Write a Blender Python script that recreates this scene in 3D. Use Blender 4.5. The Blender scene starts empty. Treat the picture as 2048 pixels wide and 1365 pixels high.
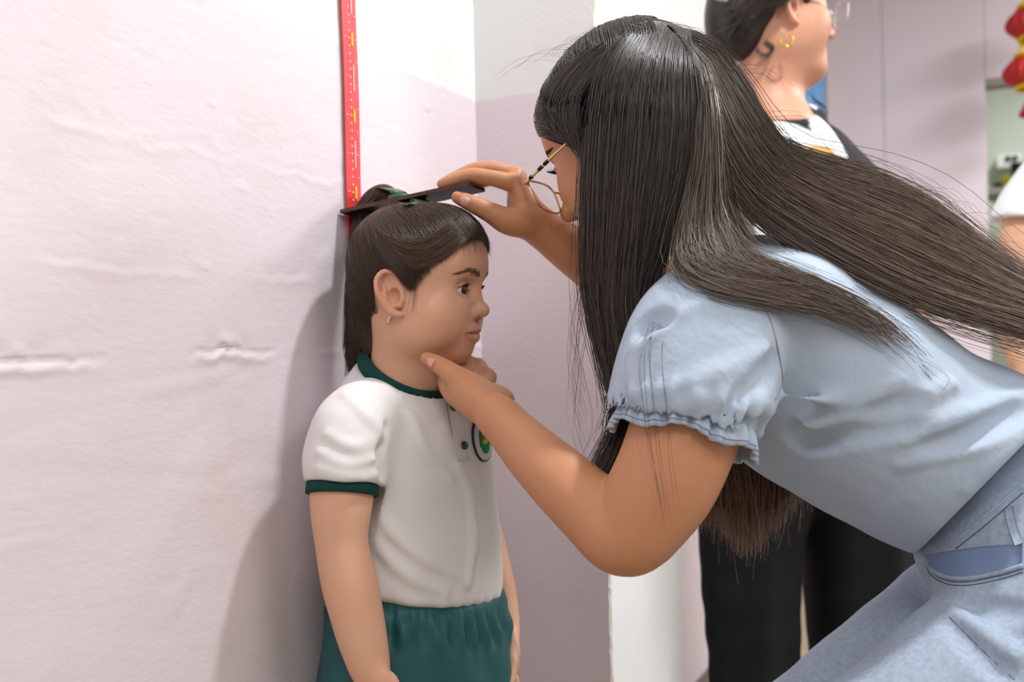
import bpy, math, random
import numpy as np
from mathutils import Matrix, Vector
random.seed(7); RNG = np.random.default_rng(11)
SC = bpy.context.scene; COL = SC.collection
R_ = math.radians

# ------------------------------------------------------------------ camera, world, lights, exposure
FPX = 2048 * 35.0 / 36.0
CAM = np.array([0.738, 0.0, 0.95])
_yaw, _pit, _rol = R_(26.1), R_(-0.39), 0.025
_F = np.array([-math.sin(_yaw) * math.cos(_pit), math.cos(_yaw) * math.cos(_pit), math.sin(_pit)])
_R0 = np.array([math.cos(_yaw), math.sin(_yaw), 0.0]); _U0 = np.cross(_R0, _F)
CR = math.cos(_rol) * _R0 - math.sin(_rol) * _U0
CU = math.cos(_rol) * _U0 + math.sin(_rol) * _R0
CF = _F
def P(px, py, d):
    """the place in the room seen at pixel px,py when it stands d metres in front of the camera"""
    return CAM + d * (CF + (px - 1024) / FPX * CR - (py - 682.5) / FPX * CU)
def PX(p):
    v = np.asarray(p) - CAM; d = v @ CF
    return (1024 + FPX * (v @ CR) / d, 682.5 - FPX * (v @ CU) / d, d)
cam = bpy.data.cameras.new('camera'); camo = bpy.data.objects.new('camera', cam); COL.objects.link(camo)
M4 = Matrix.Identity(4)
for i in range(3):
    M4[i][0] = CR[i]; M4[i][1] = CU[i]; M4[i][2] = -CF[i]; M4[i][3] = CAM[i]
camo.matrix_world = M4
cam.sensor_width = 36; cam.lens = 35; cam.clip_start = 0.05
cam.dof.use_dof = True; cam.dof.focus_distance = 1.03; cam.dof.aperture_fstop = 4.5
SC.camera = camo
SC.view_settings.view_transform = 'Standard'; SC.view_settings.look = 'None'
SC.view_settings.gamma = 1.0; SC.view_settings.exposure = 0.20; SC.view_settings.use_curve_mapping = False
w = bpy.data.worlds.new('world'); SC.world = w; w.use_nodes = True
w.node_tree.nodes['Background'].inputs[0].default_value = (0.9, 0.95, 1.0, 1)
w.node_tree.nodes['Background'].inputs[1].default_value = 0.25
KEY = (0.98, 1.28, 2.62)
LAMPS = [(KEY, 0.13, 28.0), ((2.5, 0.3, 2.66), 1.0, 19.0), ((1.3, -0.9, 2.66), 1.0, 23.0), ((2.4, 3.4, 2.66), 1.0, 92.0), ((1.2, 6.3, 2.66), 0.5, 22.0)]  # KEY is the ceiling lamp; all others are unseen lamps added as fill
for i, (loc, size, pw) in enumerate(LAMPS):
    L = bpy.data.lights.new('ceiling_or_fill_light', 'AREA'); L.shape = 'SQUARE'; L.size = size; L.energy = pw
    L.color = (0.955, 0.985, 1.0)
    o = bpy.data.objects.new('ceiling_or_fill_light', L); o.location = loc; COL.objects.link(o)

# ------------------------------------------------------------------ small helpers
def srgb(r, g, b):
    f = lambda c: (c / 12.92 if c <= 0.04045 else ((c + 0.055) / 1.055) ** 2.4)
    return (f(r / 255.0), f(g / 255.0), f(b / 255.0), 1.0)
def nrm(v):
    v = np.asarray(v, float); return v / np.linalg.norm(v)
MATS = {}
def mat(name, col, rough=0.6, spec=0.3, noise=None, bump=None, sss=0.0, metal=0.0, attr=None, trans=0.0, sheen=0.0, col2=None, emit=0.0, aniso=0.0, ior=None, alpha=None):
    """noise=(scale, amount) mixes col towards col2; bump=(scale, strength, distance); attr = vertex colour multiplies"""
    if name in MATS: return MATS[name]
    m = bpy.data.materials.new(name); m.use_nodes = True; nt = m.node_tree; b = nt.nodes['Principled BSDF']
    b.inputs['Base Color'].default_value = col; b.inputs['Roughness'].default_value = rough
    b.inputs['Specular IOR Level'].default_value = spec; b.inputs['Metallic'].default_value = metal
    if ior: b.inputs['IOR'].default_value = ior
    if trans: b.inputs['Transmission Weight'].default_value = trans
    if sheen: b.inputs['Sheen Weight'].default_value = sheen
    if alpha is not None: b.inputs['Alpha'].default_value = alpha
    if emit:
        b.inputs['Emission Color'].default_value = col; b.inputs['Emission Strength'].default_value = emit
    if sss:
        b.inputs['Subsurface Weight'].default_value = sss
        b.inputs['Subsurface Radius'].default_value = (1.0, 0.42, 0.25); b.inputs['Subsurface Scale'].default_value = 0.006
    tc = nt.nodes.new('ShaderNodeTexCoord'); src = None
    if noise:
        n = nt.nodes.new('ShaderNodeTexNoise'); n.inputs['Scale'].default_value = noise[0]; n.inputs['Detail'].default_value = 5
        nt.links.new(tc.outputs['Object'], n.inputs['Vector'])
        mp = nt.nodes.new('ShaderNodeMapRange'); mp.inputs['From Min'].default_value = 0.3; mp.inputs['From Max'].default_value = 0.7
        mp.inputs['To Max'].default_value = noise[1]
        nt.links.new(n.outputs['Fac'], mp.inputs['Value'])
        mx = nt.nodes.new('ShaderNodeMix'); mx.data_type = 'RGBA'
        mx.inputs['A'].default_value = col; mx.inputs['B'].default_value = col2 or col
        nt.links.new(mp.outputs['Result'], mx.inputs['Factor']); src = mx.outputs['Result']
    if attr:
        a = nt.nodes.new('ShaderNodeVertexColor'); a.layer_name = attr
        mm = nt.nodes.new('ShaderNodeMix'); mm.data_type = 'RGBA'; mm.blend_type = 'MULTIPLY'; mm.inputs['Factor'].default_value = 1
        if src: nt.links.new(src, mm.inputs['A'])
        else: mm.inputs['A'].default_value = col
        nt.links.new(a.outputs['Color'], mm.inputs['B']); src = mm.outputs['Result']
    if src: nt.links.new(src, b.inputs['Base Color'])
    if bump:
        n = nt.nodes.new('ShaderNodeTexNoise'); n.inputs['Scale'].default_value = bump[0]; n.inputs['Detail'].default_value = 6
        nt.links.new(tc.outputs['Object'], n.inputs['Vector'])
        bp = nt.nodes.new('ShaderNodeBump'); bp.inputs['Strength'].default_value = bump[1]; bp.inputs['Distance'].default_value = bump[2]
        nt.links.new(n.outputs['Fac'], bp.inputs['Height']); nt.links.new(bp.outputs['Normal'], b.inputs['Normal'])
    MATS[name] = m
    return m

def link(name, me, m=None, parent=None, smooth=True):
    o = bpy.data.objects.new(name, me); COL.objects.link(o)
    if m is not None:
        me.materials.append(m)
    if smooth: me.polygons.foreach_set('use_smooth', [True] * len(me.polygons))
    if parent is not None:
        o.parent = parent
        o.matrix_parent_inverse = parent.matrix_world.inverted()
    return o
def mesh(name, V, Fc, m=None, parent=None, smooth=True, colors=None):
    me = bpy.data.meshes.new(name)
    V = np.asarray(V, np.float32)
    if isinstance(Fc, np.ndarray):
        n, k = Fc.shape
        me.vertices.add(len(V)); me.vertices.foreach_set('co', V.ravel())
        me.loops.add(n * k); me.loops.foreach_set('vertex_index', Fc.astype(np.int32).ravel())
        me.polygons.add(n); me.polygons.foreach_set('loop_start', np.arange(0, n * k, k, dtype=np.int32))
        me.update(calc_edges=True)
    else:
        me.from_pydata([tuple(v) for v in V], [], [tuple(f) for f in Fc])
    if colors is not None:
        ca = me.color_attributes.new('tint', 'FLOAT_COLOR', 'POINT')
        c4 = np.ones((len(V), 4), np.float32); c4[:, :3] = colors
        ca.data.foreach_set('color', c4.ravel())
    return link(name, me, m, parent, smooth)
def empty(name, loc, label=None, cat=None, group=None):
    o = bpy.data.objects.new(name, None); COL.objects.link(o); o.location = loc; o.empty_display_size = 0.05
    bpy.context.view_layer.update()
    return tag(o, label, cat, group)
def tag(o, label=None, cat=None, group=None, kind=None):
    if label: o['label'] = label
    if cat: o['category'] = cat
    if group: o['group'] = group
    if kind: o['kind'] = kind
    return o
def boxgeo(lo, hi):
    (x0, y0, z0), (x1, y1, z1) = lo, hi
    V = [(x0, y0, z0), (x1, y0, z0), (x1, y1, z0), (x0, y1, z0), (x0, y0, z1), (x1, y0, z1), (x1, y1, z1), (x0, y1, z1)]
    return V, [(0, 3, 2, 1), (4, 5, 6, 7), (0, 1, 5, 4), (1, 2, 6, 5), (2, 3, 7, 6), (3, 0, 4, 7)]
def box(name, lo, hi, m, parent=None, bevel=0.0):
    V, Fc = boxgeo(lo, hi); o = mesh(name, V, Fc, m, parent, smooth=False)
    if bevel:
        b = o.modifiers.new('bevel', 'BEVEL'); b.width = bevel; b.segments = 2
    return o
def catmull(pts, n):
    """n points along a smooth curve through pts"""
    p = np.asarray(pts, float)
    if len(p) == 2: return p[0] + (p[1] - p[0]) * np.linspace(0, 1, n)[:, None]
    t = np.linspace(0, len(p) - 1, n); i = np.minimum(t.astype(int), len(p) - 2); u = (t - i)[:, None]
    q = np.vstack([2 * p[0] - p[1], p, 2 * p[-1] - p[-2]])
    a, b, c, d = q[i], q[i + 1], q[i + 2], q[i + 3]
    return 0.5 * (2 * b + (c - a) * u + (2 * a - 5 * b + 4 * c - d) * u ** 2 + (3 * b - a - 3 * c + d) * u ** 3)
def tubes(C, rad, sides=3):
    """C (N,M,3) curves -> one mesh of tubes; rad (N,M) or scalar"""
    C = np.asarray(C, float); N, M, _ = C.shape
    rad = np.broadcast_to(np.asarray(rad, float), (N, M))
    T = np.gradient(C, axis=1); T /= np.linalg.norm(T, axis=2, keepdims=True) + 1e-12
    ref = np.where(np.abs(T[:, :1, 2:3]) > 0.85, np.array([1.0, 0.2, 0]), np.array([0.1, 0.2, 1.0]))
    A = np.cross(T, np.broadcast_to(ref, T.shape)); A /= np.linalg.norm(A, axis=2, keepdims=True) + 1e-12
    B = np.cross(T, A)
    ph = np.linspace(0, 2 * np.pi, sides, endpoint=False)
    V = C[:, :, None, :] + rad[:, :, None, None] * (np.cos(ph)[:, None] * A[:, :, None, :] + np.sin(ph)[:, None] * B[:, :, None, :])
    idx = np.arange(N * M * sides).reshape(N, M, sides); nx = np.roll(idx, -1, axis=2)
    Fq = np.stack([idx[:, :-1], nx[:, :-1], nx[:, 1:], idx[:, 1:]], -1).reshape(-1, 4)
    return V.reshape(-1, 3), Fq
def tube(name, pts, r, m, parent=None, n=24, sides=8, closed=False, caps=True):
    c = catmull(list(pts) + ([pts[0], pts[1]] if closed else []), n)
    rr = np.interp(np.linspace(0, 1, n), np.linspace(0, 1, len(r)), r) if np.ndim(r) else np.full(n, r)
    V, Fq = tubes(c[None], rr[None], sides)
    Fl = [tuple(f) for f in Fq]
    if caps and not closed:
        Fl.append(tuple(range(sides))[::-1]); Fl.append(tuple(range((n - 1) * sides, n * sides)))
    return mesh(name, V, Fl, m, parent)

# ------------------------------------------------------------------ implicit modelling: smooth unions of tapered limbs, ellipsoids and lofts
def smin(a, b, k):
    if k <= 0: return np.minimum(a, b)
    k = np.float32(k); h = np.maximum(k - np.abs(a - b), 0)
    return np.minimum(a, b) - h * h * (np.float32(0.25) / k)
def frame(o, x, y, z):
    return (np.asarray(o, float), np.stack([x, y, z]).astype(float))      # rows = axes
WORLD = frame((0, 0, 0), (1, 0, 0), (0, 1, 0), (0, 0, 1))
class Field:
    def __init__(s, lo, hi, h, fr=WORLD, km=0.035):
        s.o, s.A = fr; s.h = h; s.km = km
        s.ax = [np.arange(lo[i], hi[i] + h, h).astype(np.float32) for i in range(3)]
        s.v = np.full([len(a) for a in s.ax], 0.5, np.float32)
    def L(s, p): return s.A @ (np.asarray(p, float) - s.o)                # world -> local
    def W(s, p): return np.asarray(p) @ s.A + s.o                         # local -> world
    def sl(s, lo, hi):
        r = []
        for i in range(3):
            a = int(np.clip(np.searchsorted(s.ax[i], lo[i]) - 1, 0, len(s.ax[i]))); b = int(np.clip(np.searchsorted(s.ax[i], hi[i]) + 1, 0, len(s.ax[i])))
            r.append(slice(a, max(b, a)))
        return tuple(r)
    def grid(s, S):
        return s.ax[0][S[0]][:, None, None], s.ax[1][S[1]][None, :, None], s.ax[2][S[2]][None, None, :]
    def put(s, S, d, k, op):
        if 0 in s.v[S].shape: return
        if op == '+': s.v[S] = smin(s.v[S], d, k)
        elif op == '-': s.v[S] = -smin(-s.v[S], d, k)
        elif op == '&': s.v[S] = -smin(-s.v[S], -d, k)
    def ell(s, c, r, k=0.01, A=None, op='+', world=False):
        c = s.L(c) if world else np.asarray(c, float)
        r = np.broadcast_to(np.asarray(r, float), 3); m = (r.max() if A is not None else r) + (max(k, s.km) if op == '+' else k) + 2.5 * s.h
        S = s.sl(c - m, c + m); X, Y, Z = s.grid(S); q = [X - c[0], Y - c[1], Z - c[2]]
        if A is not None:
            A = np.asarray(A, float)
            if world: A = A @ s.A.T
            q = [A[i][0] * q[0] + A[i][1] * q[1] + A[i][2] * q[2] for i in range(3)]
        k0 = np.sqrt((q[0] / r[0]) ** 2 + (q[1] / r[1]) ** 2 + (q[2] / r[2]) ** 2)
        k1 = np.sqrt((q[0] / r[0] ** 2) ** 2 + (q[1] / r[1] ** 2) ** 2 + (q[2] / r[2] ** 2) ** 2) + 1e-9
        s.put(S, (k0 * (k0 - 1) / k1).astype(np.float32), k, op)
    def cap(s, a, b, ra, rb=None, k=0.01, op='+', world=False, flat=None):
        """tapered capsule; flat=(axis, f) squashes it along a local axis by f"""
        if world: a, b = s.L(a), s.L(b)
        a, b = np.asarray(a, float), np.asarray(b, float); rb = ra if rb is None else rb
        m = max(ra, rb) + (max(k, s.km) if op == '+' else k) + 2.5 * s.h
        S = s.sl(np.minimum(a, b) - m, np.maximum(a, b) + m); X, Y, Z = s.grid(S)
        ab = b - a; L2 = ab @ ab + 1e-12
        t = np.clip(((X - a[0]) * ab[0] + (Y - a[1]) * ab[1] + (Z - a[2]) * ab[2]) / L2, 0, 1)
        d = np.sqrt((X - a[0] - t * ab[0]) ** 2 + (Y - a[1] - t * ab[1]) ** 2 + (Z - a[2] - t * ab[2]) ** 2) - (ra + (rb - ra) * t)
        s.put(S, d.astype(np.float32), k, op)
    def chain(s, pts, rad, k=0.01, op='+', world=False, n=None):
        pts = [s.L(p) for p in pts] if world else pts
        if n:
            rad = np.interp(np.linspace(0, 1, n), np.linspace(0, 1, len(rad)), rad); pts = catmull(pts, n)
        rad = np.broadcast_to(np.asarray(rad, float), len(pts))
        if op != '+':
            for i in range(len(pts) - 1): s.cap(pts[i], pts[i + 1], rad[i], rad[i + 1], k, op)
            return
        m = rad.max() + max(k, s.km) + 2.5 * s.h; pts = np.asarray(pts)
        S = s.sl(pts.min(0) - m, pts.max(0) + m)
        if 0 in s.v[S].shape: return
        D = np.full(s.v[S].shape, 0.5, np.float32)
        for i in range(len(pts) - 1):
            a, b = pts[i], pts[i + 1]; mm = max(rad[i], rad[i + 1]) + max(k, s.km) + 2.5 * s.h
            G = s.sl(np.minimum(a, b) - mm, np.maximum(a, b) + mm); X, Y, Z = s.grid(G)
            if 0 in (X.size, Y.size, Z.size): continue
            T_ = tuple(slice(g.start - q.start, g.stop - q.start) for g, q in zip(G, S))
            ab = b - a; L2 = ab @ ab + 1e-12; x, y, z = X - np.float32(a[0]), Y - np.float32(a[1]), Z - np.float32(a[2]); e = (ab).astype(np.float32)
            t = np.clip((x * e[0] + y * e[1] + z * e[2]) / np.float32(L2), 0, 1)
            x, y, z = x - t * e[0], y - t * e[1], z - t * e[2]
            d = np.sqrt(x * x + y * y + z * z) - (np.float32(rad[i]) + np.float32(rad[i + 1] - rad[i]) * t)
            D[T_] = smin(D[T_], d, 0.25 * min(rad[i], rad[i + 1]))
        s.put(S, D, k, op)
    def loft(s, secs, k=0.01, op='+', p=2.0):
        """secs rows (z, cx, cy, ax, ay): stack of (super)ellipses along local z"""
        q = np.asarray(secs, float); q = q[np.argsort(q[:, 0])]
        n = 60; zz = np.linspace(q[0, 0], q[-1, 0], n)
        t = np.interp(zz, q[:, 0], np.arange(len(q))); i = np.minimum(t.astype(int), len(q) - 2); u = (t - i)[:, None]
        g = np.vstack([2 * q[0] - q[1], q, 2 * q[-1] - q[-2]]); a, b, c, d = g[i], g[i + 1], g[i + 2], g[i + 3]
        cm = 0.5 * (2 * b + (c - a) * u + (2 * a - 5 * b + 4 * c - d) * u ** 2 + (3 * b - a - 3 * c + d) * u ** 3)
        m = max(k, s.km) + 3 * s.h; ext = q[:, 3:5].max(0)
        S = s.sl((q[:, 1].min() - ext[0] - m, q[:, 2].min() - ext[1] - m, q[0, 0] - m), (q[:, 1].max() + ext[0] + m, q[:, 2].max() + ext[1] + m, q[-1, 0] + m))
        X, Y, Z = s.grid(S); zc = np.clip(Z, q[0, 0], q[-1, 0])
        f = lambda j: np.interp(zc.ravel(), zz, cm[:, j])[None, None, :].astype(np.float32)
        ax, ay = f(3), f(4)
        dx, dy = np.abs(X - f(1)) / ax, np.abs(Y - f(2)) / ay
        d = ((dx ** p + dy ** p) ** (1.0 / p) - 1) * np.minimum(ax, ay)
        dz = np.maximum(q[0, 0] - Z, Z - q[-1, 0])
        s.put(S, np.maximum(d, dz).astype(np.float32), k, op)
    def cut(s, p, n, k=0.002, world=False, keep=-1):
        """keep the side the normal points away from"""
        if world: p, n = s.L(p), s.A @ np.asarray(n, float)
        n = nrm(n); S = tuple(slice(0, len(a)) for a in s.ax); X, Y, Z = s.grid(S)
        d = (X - p[0]) * n[0] + (Y - p[1]) * n[1] + (Z - p[2]) * n[2]
        s.put(S, d.astype(np.float32), k, '&')
    def ripple(s, amp, fn, lo=None, hi=None):
        """add fn(X,Y,Z)*amp to the field inside a box (folds, waves)"""
        S = s.sl(lo if lo is not None else [a[0] for a in s.ax], hi if hi is not None else [a[-1] for a in s.ax])
        s.v[S] += (amp * fn(*s.grid(S))).astype(np.float32)
    def hit(s, o, d, far=0.4, world=True):
        """first surface point along a ray (local result returned in world)"""
        if world: o, d = s.L(o), s.A @ np.asarray(d, float)
        d = nrm(d); t = np.arange(0, far, s.h * 0.5); q = np.asarray(o) + t[:, None] * d
        v = s.samp(q); ix = np.where(v < 0)[0]
        if len(ix) == 0: return None
        i = ix[0]; f = v[i - 1] / (v[i - 1] - v[i]) if i else 0
        return s.W(q[i - 1] + (q[i] - q[i - 1]) * f) if i else s.W(q[0])
    def samp(s, q):
        I, Fr = [], []
        for i in range(3):
            x = np.clip((q[:, i] - s.ax[i][0]) / s.h, 0, len(s.ax[i]) - 1.001); j = x.astype(int); I.append(j); Fr.append(x - j)
        out = 0
        for a in (0, 1):
            for b in (0, 1):
                for c in (0, 1):
                    out = out + s.v[I[0] + a, I[1] + b, I[2] + c] * (Fr[0] if a else 1 - Fr[0]) * (Fr[1] if b else 1 - Fr[1]) * (Fr[2] if c else 1 - Fr[2])
        return out
    def surf(s):
        """surface nets -> vertices (world), quads"""
        v = s.v; neg = v < 0
        c = [neg[a:neg.shape[0] - 1 + a, b:neg.shape[1] - 1 + b, d:neg.shape[2] - 1 + d] for a in (0, 1) for b in (0, 1) for d in (0, 1)]
        anyn = c[0].copy(); alln = c[0].copy()
        for x in c[1:]: anyn |= x; alln &= x
        act = anyn & ~alln; I = np.argwhere(act)
        cid = np.full(act.shape, -1, np.int32); cid[act] = np.arange(len(I), dtype=np.int32)
        off = np.array([(a, b, d) for a in (0, 1) for b in (0, 1) for d in (0, 1)])
        val = np.stack([v[I[:, 0] + a, I[:, 1] + b, I[:, 2] + d] for a, b, d in off], 1)
        acc = np.zeros((len(I), 3)); cnt = np.zeros(len(I))
        for i in range(8):
            for j in range(i + 1, 8):
                if np.abs(off[i] - off[j]).sum() != 1: continue
                x = (val[:, i] < 0) != (val[:, j] < 0)
                t = np.where(x, val[:, i] / (val[:, i] - val[:, j] + 1e-20), 0)[:, None]
                acc += np.where(x[:, None], off[i] + t * (off[j] - off[i]), 0); cnt += x
        loc = (I + acc / cnt[:, None]) * s.h + np.array([a[0] for a in s.ax])
        Q = []
        for axs in range(3):
            sh = [slice(None)] * 3; s0, s1 = list(sh), list(sh); s0[axs] = slice(0, -1); s1[axs] = slice(1, None)
            a, b = neg[tuple(s0)], neg[tuple(s1)]; E = np.argwhere(a != b); fl = a[tuple(E.T)]
            u, w_ = (axs + 1) % 3, (axs + 2) % 3
            ok = (E[:, u] > 0) & (E[:, w_] > 0) & (E[:, u] < cid.shape[u]) & (E[:, w_] < cid.shape[w_]); E, fl = E[ok], fl[ok]
            g = []
            for du, dw in ((1, 1), (0, 1), (0, 0), (1, 0)):
                e = E.copy(); e[:, u] -= du; e[:, w_] -= dw; g.append(cid[tuple(e.T)])
            q = np.stack(g, 1); q[~fl] = q[~fl][:, ::-1]; Q.append(q)
        Q = np.vstack(Q); Q = Q[(Q >= 0).all(1)]
        return s.W(loc), Q
    def build(s, name, m, parent=None, colors=None, relax=1):
        V, Q = s.surf()
        for _ in range(relax): V = smooth_verts(V, Q)
        return mesh(name, V, Q, m, parent, colors=None if colors is None else colors(V))
def smooth_verts(V, Q, f=0.5):
    acc = np.zeros_like(V); cnt = np.zeros(len(V))
    for i in range(4):
        a, b = Q[:, i], Q[:, (i + 1) % 4]
        for k in range(3): acc[:, k] += np.bincount(a, V[b, k], len(V)) + np.bincount(b, V[a, k], len(V))
        cnt += np.bincount(a, minlength=len(V)) + np.bincount(b, minlength=len(V))
    return V * (1 - f) + f * acc / np.maximum(cnt, 1)[:, None]
def join(parts):
    Vs, Qs, n = [], [], 0
    for V, Q in parts: Vs.append(V); Qs.append(Q + n); n += len(V)
    return np.vstack(Vs), np.vstack(Qs)
def poly_sd(X, Y, pts):
    """signed distance to a polygon, negative inside"""
    p = np.asarray(pts, float); n = len(p); d = np.full(np.broadcast(X, Y).shape, 1e9); ins = np.zeros(d.shape, bool)
    for i in range(n):
        a, b = p[i], p[(i + 1) % n]; e = b - a
        t = np.clip(((X - a[0]) * e[0] + (Y - a[1]) * e[1]) / (e @ e), 0, 1)
        d = np.minimum(d, (X - a[0] - t * e[0]) ** 2 + (Y - a[1] - t * e[1]) ** 2)
        if abs(b[1] - a[1]) > 1e-12:
            c = ((a[1] > Y) != (b[1] > Y)) & (X < (b[0] - a[0]) * (Y - a[1]) / (b[1] - a[1]) + a[0]); ins ^= c
    return np.where(ins, -1, 1) * np.sqrt(d)
def seg_mask(V, pts, r, soft):
    """1 near a polyline, falling off over soft"""
    d = np.full(len(V), 1e9)
    for a, b in zip(pts[:-1], pts[1:]):
        a, b = np.asarray(a), np.asarray(b); ab = b - a
        t = np.clip(((V - a) @ ab) / (ab @ ab + 1e-12), 0, 1); d = np.minimum(d, np.linalg.norm(V - a - t[:, None] * ab, axis=1))
    return np.clip((r + soft - d) / soft, 0, 1)
def mixc(base, col, m):
    return base * (1 - m[:, None]) + np.asarray(col)[None] * m[:, None]
def jitter(N, M, amp, octs=3, rng=RNG):
    """smooth random wobble (N,M,3), zero at the start"""
    t = np.linspace(0, 1, M); J = np.zeros((N, M, 3))
    for o in range(1, octs + 1):
        ph = rng.uniform(0, 6.28, (N, 1, 3)); a = rng.normal(0, 1, (N, 1, 3)) / o
        J += a * (np.sin(ph + 2.2 * o * t[None, :, None]) - np.sin(ph))
    return J * amp
def sheet(guides, n, M=16, spread=None, amp=0.0015, rng=RNG, cl=0.0, lens=(1.0, 1.0)):
    """n strands blended between neighbouring guide curves (each a list of points)"""
    G = np.stack([catmull(g, M) for g in guides]); k = len(G)
    t = rng.uniform(0, k - 1, n); i = np.minimum(t.astype(int), k - 2); u = (t - i)[:, None, None]
    if k > 3:
        Gp = np.concatenate([2 * G[:1] - G[1:2], G, 2 * G[-1:] - G[-2:-1]])
        a, b, c, d = Gp[i], Gp[i + 1], Gp[i + 2], Gp[i + 3]
        C = 0.5 * (2 * b + (c - a) * u + (2 * a - 5 * b + 4 * c - d) * u ** 2 + (3 * b - a - 3 * c + d) * u ** 3)
    else: C = G[i] * (1 - u) + G[i + 1] * u
    if spread is not None:
        C = C + rng.uniform(-1, 1, (n, 1, 1)) * np.asarray(spread)[None, None, :]
    if cl:      # gather the tips into locks
        nl = max(4, n // 28); cen = rng.integers(0, n, nl); tip = C[cen, -1]
        j = np.argmin(((C[:, -1][:, None] - tip[None]) ** 2).sum(2), 1); w_ = (np.linspace(0, 1, M) ** 1.6 * cl)[None, :, None]
        C = C * (1 - w_) + C[cen[j]] * w_
    L_ = rng.uniform(lens[0], lens[1], n)[:, None] * np.linspace(0, M - 1.0001, M)[None]; j = L_.astype(int); f = (L_ - j)[:, :, None]; r = np.arange(n)[:, None]
    C = C[r, j] * (1 - f) + C[r, j + 1] * f
    return C + jitter(n, M, amp, rng=rng)
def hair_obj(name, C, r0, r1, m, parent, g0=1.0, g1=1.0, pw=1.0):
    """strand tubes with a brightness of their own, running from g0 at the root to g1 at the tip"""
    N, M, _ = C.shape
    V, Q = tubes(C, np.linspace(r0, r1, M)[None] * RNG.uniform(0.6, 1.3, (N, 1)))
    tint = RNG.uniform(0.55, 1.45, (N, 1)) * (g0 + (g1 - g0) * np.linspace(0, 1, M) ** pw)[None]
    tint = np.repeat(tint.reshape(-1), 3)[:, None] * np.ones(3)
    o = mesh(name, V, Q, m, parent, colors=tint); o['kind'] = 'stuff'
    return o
def sheet_solid(name, guides, thick, m, parent, nu=24, M=26, g0=1.0, g1=1.0):
    """closed slab of hair spanned by guide curves"""
    G = np.stack([catmull(g, M) for g in guides]); S = np.stack([catmull(G[:, j], nu) for j in range(M)], 1)     # nu x M
    du, dv = np.gradient(S, axis=0), np.gradient(S, axis=1); n = np.cross(du, dv); n /= np.linalg.norm(n, axis=2, keepdims=True) + 1e-9
    if (n * (CAM - S)).sum() < 0: n = -n
    eu = np.sin(np.linspace(0.02, 1, nu)[:, None] * math.pi * 0.98) ** 0.5; ev = np.minimum(1, (1 - np.linspace(0, 1, M))[None] * 6 + 0.05)
    t = (thick * eu * ev)[:, :, None]
    V = np.concatenate([(S - n * 0.001).reshape(-1, 3), (S - n * (0.001 + t)).reshape(-1, 3)]); k = nu * M
    idx = np.arange(k).reshape(nu, M); a, b, c, d = idx[:-1, :-1], idx[1:, :-1], idx[1:, 1:], idx[:-1, 1:]
    top = np.stack([a, b, c, d], -1).reshape(-1, 4); bot = top[:, ::-1] + k
    rim = np.concatenate([idx[0, :], idx[1:, -1], idx[-1, ::-1][1:], idx[::-1, 0][1:-1]]); r2 = np.roll(rim, -1)
    side = np.stack([rim, r2, r2 + k, rim + k], 1)
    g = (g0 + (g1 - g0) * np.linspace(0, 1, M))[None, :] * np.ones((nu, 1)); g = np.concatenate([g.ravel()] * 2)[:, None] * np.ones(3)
    return mesh(name, V, np.vstack([top, bot, side]), m, parent, colors=g)
def PP(*q): return [P(*v) for v in q]
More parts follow.
